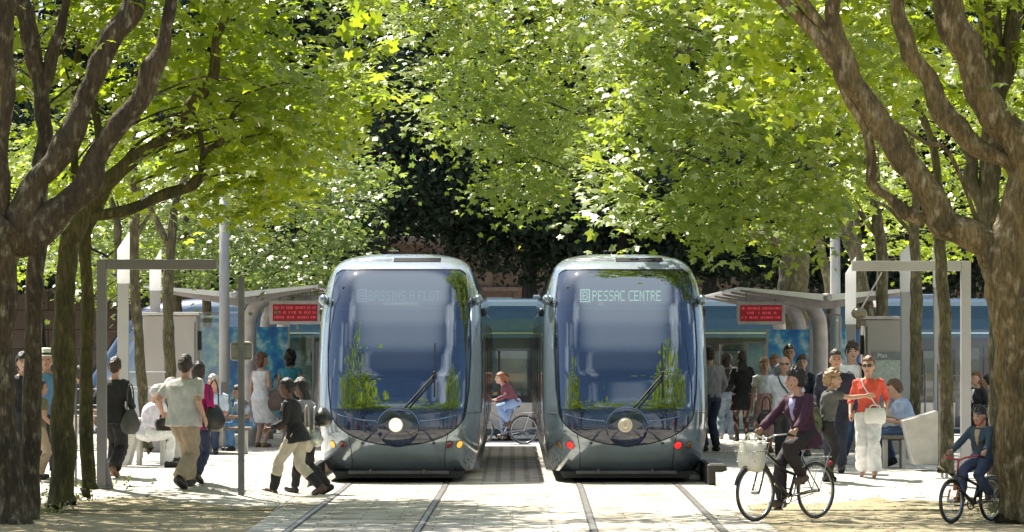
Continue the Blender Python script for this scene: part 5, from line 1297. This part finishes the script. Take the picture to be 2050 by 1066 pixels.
stand = lambda **k: Fig(**k)
def walk(st=.28, fem=False, lean=5, hands=None, head=(0, 0), bulk=1., lead=0, **k):
    fl = (-.09, st, .085, 12) if lead == 0 else (-.09, -st, .13, -28)
    fr_ = (.09, -st, .13, -28) if lead == 0 else (.09, st, .085, 12)
    hands = hands or ([(-.24, -.12, .88), (.24, .22, .92)] if lead == 0 else [(-.24, .22, .92), (.24, -.12, .88)])
    return Fig(hip=(0, 0, .885), lean=lean, feet=[fl, fr_], hands=hands, head=head, female=fem, bulk=bulk, **k)
def sit(fem=False, lean=10, hands=None, head=(0, -15), hz=.50, bulk=1., feet=None):
    return Fig(hip=(0, 0, hz), lean=lean, feet=feet or [(-.10, .42, .085, 0), (.10, .38, .085, 0)], hands=hands or [(-.10, .33, .68), (.10, .33, .68)], head=head, female=fem, bulk=bulk)
# left side -------------------------------------------------------
person('man in white hat with black band and blue shirt behind the left trunks', 92, 956, 256, 180, Fig(hands=[(-.26, .02, .85), (.20, .26, 1.0)], bulk=1.08), [('top', blue, dict(sleeve=.9, hem=-.05, inf=.022)), ('trousers', charcoal), ('shoes', shoeb)], 'tan', ('hat', 'grey'), GP, seed=1)
person('woman in black half hidden behind the leftmost trunks with pale scarf', 42, 952, 246, 200, Fig(female=True), [('top', black, dict(sleeve=1.9, inf=.02)), ('trousers', charcoal), ('shoes', shoeb)], 'light', ('bob', 'black'), GP, seed=2)
r = person('man in olive top whose bare arm shows between two left trunks', 72, 962, 205, -60, walk(.1, bulk=1.1), [('top', olive, dict(sleeve=.6, inf=.02)), ('trousers', khaki), ('shoes', shoeb)], 'tan', ('short', 'dark'), GP, seed=3)
person('person in grey seen between the mossy trunk and the thick trunk behind', 158, 930, 200, 10, walk(.12), [('jacket', charcoal, dict(sleeve=1.9)), ('trousers', pale), ('shoes', shoeb)], 'light', ('short', 'dark'), GP, seed=4)
r5 = person('woman all in black walking away with a dark shoulder bag, beside the left portal', 226, 955, 243, -18, walk(.22, True, lean=3), [('top', black, dict(sleeve=1.5, inf=.03, hem=-.22, flare=.03)), ('trousers', black, dict(inf=.035, flare=.03)), ('shoes', sandal)], 'light', ('bun', 'dark'), GP, seed=5)
bag('dark grey shoulder bag on the woman in black by the left portal', wpt(r5, (.27, -.02, .98)), (.34, .14, .34), cloth('bag_dark_grey', (.06, .062, .06)), 60, .36, 'slouch')
D = 59.; g = gz(-5.3, D)
person('seated elderly woman in grey cap and white top on the left bench', 0, 0, 0, -80, sit(True, 18, head=(0, -30)), [('top', lav if False else cloth('cloth_pale_lilac', (.60, .57, .66)), dict(sleeve=1.2, inf=.03)), ('trousers', wht), ('shoes', shoeb)], 'light', ('cap', 'grey'), GP, loc=(xat(286, D), D, g), scale=.93, seed=6)
person('elderly person in white reading beside the grey-capped woman', 0, 0, 0, -100, sit(False, 8, head=(0, -25)), [('top', wht, dict(sleeve=.7, inf=.03)), ('trousers', pale), ('shoes', shoeb)], 'light', ('short', 'grey'), GP, loc=(xat(308, 61), 61, gz(-5, 61)), scale=.90, seed=7)
r7 = person('man in pale T-shirt and khaki trousers walking away with a small black bag', 366, 977, 271, -28, walk(.25, lean=3, hands=[(-.40, .10, .98), (.28, .05, .92)], head=(15, 0), bulk=1.2), [('top', pale, dict(sleeve=.78, inf=.034, hem=-.16, flare=.02)), ('trousers', khaki, dict(inf=.034, flare=.02, wob=.004)), ('shoes', shoeb, dict(inf=.016))], 'light', ('short', 'dark'), GP, seed=8)
bag('small black bag held by the man in the pale T-shirt', wpt(r7, (-.42, .18, .90)), (.24, .10, .17), leath, 30, .06, 'tote')
r8 = person('woman in magenta top partly behind the man in the pale T-shirt', 392, 968, 246, -20, walk(.18, True, hands=[(-.24, .05, .9), (.22, .15, 1.0)]), [('top', magenta, dict(sleeve=1.9, hem=-.22, inf=.026, flare=.02)), ('trousers', dkdenim), ('shoes', shoeb)], 'light', ('bob', 'dark'), GP, seed=9)
bag('shiny black shoulder bag on the woman in magenta', wpt(r8, (.27, .0, 1.13)), (.36, .14, .36), leath, 50, .34, 'slouch')
person('smiling man seated behind the mast in a light blue shirt', 0, 0, 0, 175, sit(False, 2, head=(-20, 0), hands=[(-.15, .25, .62), (.15, .25, .62)]), [('top', cloth('cloth_ice_blue', (.5, .6, .72)), dict(sleeve=.9)), ('trousers', dkdenim), ('shoes', shoeb)], 'red', ('short', 'grey'), GP, loc=(xat(426, 66), 66, gz(-6, 66)), scale=.97, seed=10)
person('small seated person in striped top behind the thin sign post', 0, 0, 0, 120, sit(False, 20), [('top', cloth('cloth_striped', (.3, .33, .4), var=.5), dict(sleeve=.8)), ('trousers', blue), ('shoes', shoeb)], 'tan', ('short', 'black'), GP, loc=(xat(496, 68), 68, gz(-6, 68)), scale=.85, seed=11)
r12 = person('woman in sleeveless white dress standing behind the sign post', 520, 896, 190, -35, Fig(female=True, lean=0, hands=[(-.26, .02, .86), (.22, .16, 1.02)], head=(-25, 0)), [('dress', wht, dict(len=.55)), ('shoes', sandal, dict(inf=.002))], 'light', ('bob', 'auburn'), GP, seed=12)
bag('taupe slouchy bag on the arm of the woman in the white dress', wpt(r12, (.27, .08, 1.05)), (.34, .14, .34), cloth('bag_taupe', (.16, .12, .10)), -20, .22, 'slouch')
r13 = person('woman in turquoise top with big black curls seen from behind', 578, 890, 188, -5, Fig(female=True, hands=[(-.22, .12, .9), (.24, .1, .95)]), [('top', turq, dict(sleeve=.3, inf=.016)), ('skirt', cloth('cloth_grey_skirt', (.12, .12, .13)), dict(len=.58)), ('shoes', shoeb)], 'tan', ('bigcurly', 'black'), GP, seed=13)
bag('dark bag hanging beside the woman in turquoise', wpt(r13, (-.27, .02, .98)), (.22, .12, .28), charcoal, 0, .3, 'slouch')
r14 = person('dark-haired woman in black jacket and beige trousers striding left past the tram', 592, 992, 240, 78, walk(.33, True, lean=12, hands=[(-.16, .36, .98), (.20, .22, 1.02)], head=(0, -4), lead=0), [('jacket', black, dict(sleeve=1.9, hem=-.20, flare=.03, inner=wht)), ('trousers', beigec, dict(inf=.024, wob=.003, len=1.5)), ('shoes', shoebr, dict(inf=.012))], 'brown', ('bun', 'black'), 'two women walking in front of the left tram', seed=14)
r15 = person('woman with long black curls and grey top just behind the one in the black jacket', 622, 989, 238, 72, walk(.30, True, lean=14, hands=[(-.10, .30, 1.05), (.14, .30, 1.08)], head=(0, -12), lead=1), [('top', cloth('cloth_heather', (.30, .29, .33)), dict(sleeve=.55, inf=.018)), ('trousers', black), ('shoes', shoeb)], 'brown', ('long', 'black'), 'two women walking in front of the left tram', seed=15)
bag('white canvas bag between the two walking women', wpt(r14, (.20, -.10, 1.0)), (.30, .12, .34), canv, 70, .30, 'slouch')
bag('shiny silver handbag on the hip of the long-haired walking woman', wpt(r15, (-.22, -.14, .98)), (.38, .16, .26), silver, 80, .30, 'slouch')
bag('large black bag on the back of the long-haired walking woman', wpt(r15, (-.05, -.20, 1.28)), (.40, .20, .26), leath, 80, 0, 'slouch')
# right side ------------------------------------------------------
person('man in grey sweater and jeans right at the side of the right tram', 1421, 904, 210, 25, Fig(hands=[(-.24, .08, .9), (.22, .15, .95)]), [('top', cloth('cloth_grey_sweater', (.26, .27, .29)), dict(sleeve=1.95, inf=.028)), ('trousers', dkdenim, dict(inf=.022)), ('shoes', shoeb)], 'light', ('short', 'dark'), GQ, seed=16)
person('woman with very long dark hair, black jacket, white hem and short skirt', 1484, 884, 182, 8, Fig(female=True, hands=[(-.2, .2, 1.0), (.2, .2, 1.0)]), [('jacket', black, dict(sleeve=1.9, hem=.02)), ('top', wht, dict(sleeve=0, hem=-.06, neck=.2, inf=.022, name='shirt_hem')), ('skirt', black, dict(len=.36)), ('trousers', tights, dict(inf=.003, flare=0)), ('shoes', shoeb)], 'light', ('long', 'dark'), GQ, seed=17)
person('person in pale jeans and dark top behind the long-haired woman', 1452, 880, 172, 0, Fig(female=True), [('top', charcoal, dict(sleeve=1.9)), ('trousers', cloth('cloth_pale_jeans', (.38, .48, .62)), dict(inf=.03)), ('shoes', wht)], 'light', ('bob', 'dark'), GQ, seed=18)
person('person in white top and pale pink skirt left of the bald man', 1528, 906, 190, 185, Fig(female=True), [('top', wht, dict(sleeve=.6)), ('skirt', pinkc, dict(len=.7)), ('shoes', sandal)], 'light', ('bob', 'blond'), GQ, seed=19)
r20 = person('bald man in sunglasses and white T-shirt behind the woman cyclist', 1569, 928, 219, 176, walk(.12, lean=2, hands=[(-.28, .08, .88), (.26, .05, .86)], bulk=1.12), [('top', cloth('cloth_white_blue', (.66, .69, .78)), dict(sleeve=.85, inf=.03, hem=-.12)), ('trousers', charcoal), ('shoes', shoeb), ('sunglasses', None), ('strap', charcoal, dict(side=1))], 'red', ('fringe', 'grey'), GQ, seed=20)
bag('dark bag slung at the side of the bald man', wpt(r20, (.30, .10, .86)), (.26, .14, .24), leath, 0, .2, 'slouch')
person('tall dark-haired man in grey shirt behind the bald man', 1578, 908, 218, 178, Fig(hands=[(-.26, .05, .86), (.28, .06, .88)]), [('top', cloth('cloth_mid_grey', (.34, .36, .42)), dict(sleeve=1.3, inf=.028)), ('trousers', dkdenim), ('shoes', shoeb)], 'tan', ('short', 'dark'), GQ, seed=21)
person('woman with long brown hair and navy cardigan behind the bald man', 1606, 914, 204, 150, Fig(female=True, head=(30, 0)), [('top', navyc, dict(sleeve=1.9, inf=.022)), ('skirt', black, dict(len=.5)), ('shoes', shoeb)], 'light', ('long', 'brown'), GQ, seed=22)
person('blond-haired man with face hidden behind the tall dark-haired man', 1547, 900, 190, 200, Fig(), [('top', ltblue, dict(sleeve=.8)), ('trousers', denim), ('shoes', shoeb)], 'light', ('short', 'blond'), GQ, seed=23)
person('man in dark suit and blue shirt walking towards the camera', 1671, 946, 249, 172, walk(.16, lean=1, hands=[(-.25, .04, .86), (.27, .08, .86)], head=(10, 0), bulk=1.08), [('jacket', navyc, dict(sleeve=1.95, hem=-.22, inf=.034, inner=ltblue, flare=.015)), ('trousers', navyc, dict(inf=.022)), ('shoes', shoeb, dict(inf=.014))], 'tan', ('short', 'dark'), GQ, seed=24)
person('young tall man in white T-shirt with black strap behind the suited man', 1704, 930, 249, 190, walk(.14, lean=1, head=(-10, 0)), [('top', wht, dict(sleeve=.85, inf=.028)), ('trousers', denim, dict(inf=.026)), ('shoes', shoeb, dict(inf=.014)), ('strap', black, dict(side=-1, r=.02, straight=1))], 'light', ('messy', 'dark'), GQ, seed=25)
r26 = person('woman in red top, white trousers and sunglasses walking towards the camera', 1737, 956, 246, 172, walk(.17, True, lean=0, hands=[(-.24, .04, .95), (.26, .10, .92)], head=(-8, 0), bulk=1.02), [('top', coral, dict(sleeve=1.25, inf=.02, hem=-.06)), ('trousers', wht, dict(inf=.022, flare=.045)), ('shoes', sandal, dict(inf=-.002)), ('sunglasses', None), ('strap', wht, dict(side=1, r=.010))], 'light', ('short', 'auburn'), GQ, seed=26)
bag('small white bag across the front of the woman in red', wpt(r26, (-.10, .19, 1.00)), (.29, .10, .22), mat('bag_white', (.75, .74, .72), .5), 172, .04, 'tote')
r27 = person('curly-haired child in grey T-shirt pointing right with outstretched arm', 1652, 964, 222, -84, Fig(lean=8, hands=[(-.26, .12, .86), (.20, .60, 1.36, (0, 0, -1))], head=(-20, 4), child=True, curl=.15), [('top', gtee, dict(sleeve=.6, inf=.022)), ('trousers', black, dict(inf=.02)), ('shoes', shoeb)], 'light', ('messy', 'blond'), GQ, seed=27)
bag('green and black backpack on the curly-haired child', wpt(r27, (.06, -.22, 1.18)), (.32, .2, .42), cloth('bag_green', (.12, .14, .06), col2=(.02, .02, .02)), -78, .06, 'tote', 'backpack')
person('young man in light blue shirt seated on the right bench reading his phone', 0, 0, 0, 82, sit(False, 22, hands=[(-.12, .40, .72), (.10, .42, .76)], head=(0, -20), feet=[(-.12, .62, .085, 0), (.10, .30, .13, -20)]), [('top', ltblue, dict(sleeve=.8, inf=.028)), ('trousers', denim, dict(inf=.024)), ('shoes', shoeb, dict(inf=.014))], 'light', ('short', 'brown'), GQ, loc=(xat(1824, 58.8), 58.8, gz(6, 58.8)), scale=1.0, seed=28)
person('woman with striped top and dark jacket behind the helmeted child', 1958, 925, 182, 120, Fig(female=True, hands=[(-.2, .15, .95), (.2, .2, 1.)]), [('jacket', black, dict(sleeve=1.9, inner=wht)), ('trousers', charcoal), ('shoes', shoeb)], 'light', ('long', 'auburn'), GQ, seed=29)
person('dark-clothed person with bag next to the woman behind the helmeted child', 1980, 920, 170, 60, Fig(), [('jacket', charcoal, dict(sleeve=1.9)), ('trousers', dkdenim), ('shoes', shoeb)], 'tan', ('short', 'black'), GQ, seed=30)
# cyclists --------------------------------------------------------
def on_bike(B, label, lean, scale, wear, sk, hair, head, seed, fem=True, child=False, bulk=1., tw=0, hip_dy=0.):
    k = scale; loc = B[1]['b']; h = B[0].rotation_euler.z * 180 / math.pi; u = lambda p: tuple(np.array(p) / k)
    st = B[1]['seat']; hip = u(st + np.array([0, hip_dy, .04])); ped = B[1]['ped']; bar = B[1]['bar']
    ft = [u(ped[1] + np.array([-.05, -.05, .10])), u(ped[0] + np.array([.05, -.05, .10]))]
    fg = Fig(hip=hip, lean=lean, feet=[(*ft[0], -12), (*ft[1], 4)], hands=[(*u(bar[0] + np.array([0, -.085, .03])), (-.8, -.2, -1)), (*u(bar[1] + np.array([0, -.085, .03])), (.8, -.2, -1))], head=head, female=fem, child=child, curl=1.3, bulk=bulk)
    return person(label, 0, 0, 0, h, fg, wear, sk, hair, 'people on bicycles', loc=loc, scale=k, seed=seed)
B1 = bike('black step-through bicycle with white basket bag ridden by the woman in aubergine', 1576, 1041, 180 - 45, .335, 1.08, (.02, .02, .022))
rc = on_bike(B1, 'woman in aubergine blazer cycling left in front of the crowd', 12, .99, [('jacket', aub, dict(sleeve=1.9, hem=-.18, inner=lav, flare=.03)), ('trousers', cloth('cloth_dark_brown', (.03, .022, .022)), dict(inf=.02)), ('shoes', shoebr, dict(inf=.012))], 'tan', ('messy', 'black'), (-32, -4), 31)
q = R(135); bx, by_, bz_ = B1[1]['basket']; b0 = B1[1]['b']
bag('cream canvas bag with black handles in the front basket of the bicycle', (b0[0] - by_ * math.sin(q) , b0[1] + by_ * math.cos(q), bz_ + .17), (.33, .20, .36), mat('tote_cream', (.62, .60, .48), .7, bump=.2), 135, .08)
fg, k, b, h = root_info[rc.name]
c = fg.an[0] + (fg.kn[0] - fg.an[0]) * .25; MB().tube([wpt(rc, c), wpt(rc, c + nrmz(fg.kn[0] - fg.an[0]) * .045)], .064, 14).build('ankle_band', mat('hi_vis_yellow', (.75, .85, .02), .5), rc)
o = [x for x in rc.children if x.name.startswith('ankle_band')][0]
o.parent = None; M_ = (bpy.context.view_layer.update(), rc.matrix_world.inverted())[1]; o.data.transform(M_); o.parent = rc
B2 = bike('small child bicycle with orange fork at the right edge', 1946, 1045, 180 - 38, .255, .88, (.02, .02, .025), adult=False)
on_bike(B2, 'child in helmet and denim jacket riding the small bicycle', 8, .735, [('jacket', cloth('cloth_denim_jacket', (.045, .075, .10)), dict(sleeve=1.9, hem=-.10, inner=cloth('cloth_tan', (.45, .36, .2)))), ('trousers', cloth('cloth_blue_jeans', (.05, .07, .12)), dict(inf=.028)), ('shoes', shoebr, dict(inf=.014))], 'light', ('helmet', 'dark'), (-4, -8), 32, child=True, bulk=1.0)
bl = spot(1012, 887)
B3 = bike('grey bicycle of the red-haired rider crossing between the trams', 1006, 890, 90, .34, 1.04, (.2, .2, .22))
on_bike(B3, 'red-haired rider in plum top and jeans crossing behind the trams', 34, .97, [('top', cloth('cloth_plum', (.16, .05, .06)), dict(sleeve=1.9, inf=.022)), ('trousers', cloth('cloth_light_jeans', (.22, .32, .52)), dict(inf=.022)), ('shoes', shoebr)], 'light', ('ponytail', 'red'), (0, 0), 33)
for n_ in (r14,):
    fg, k, b, h = root_info[n_.name]
    for j in (0, 1):
        q = MB(); q.tube([fg.kn[j] * .55 + fg.an[j] * .45, fg.kn[j] * .2 + fg.an[j] * .8, fg.an[j]], [.080, .074, .064], 14); me = remesh(q, .012, black, 'boot', 1, wob=.003)
        me.transform(Matrix.Scale(k, 4)); link('boot', me, n_)
scene.collection.children.unlink(TMP); bpy.data.collections.remove(TMP)
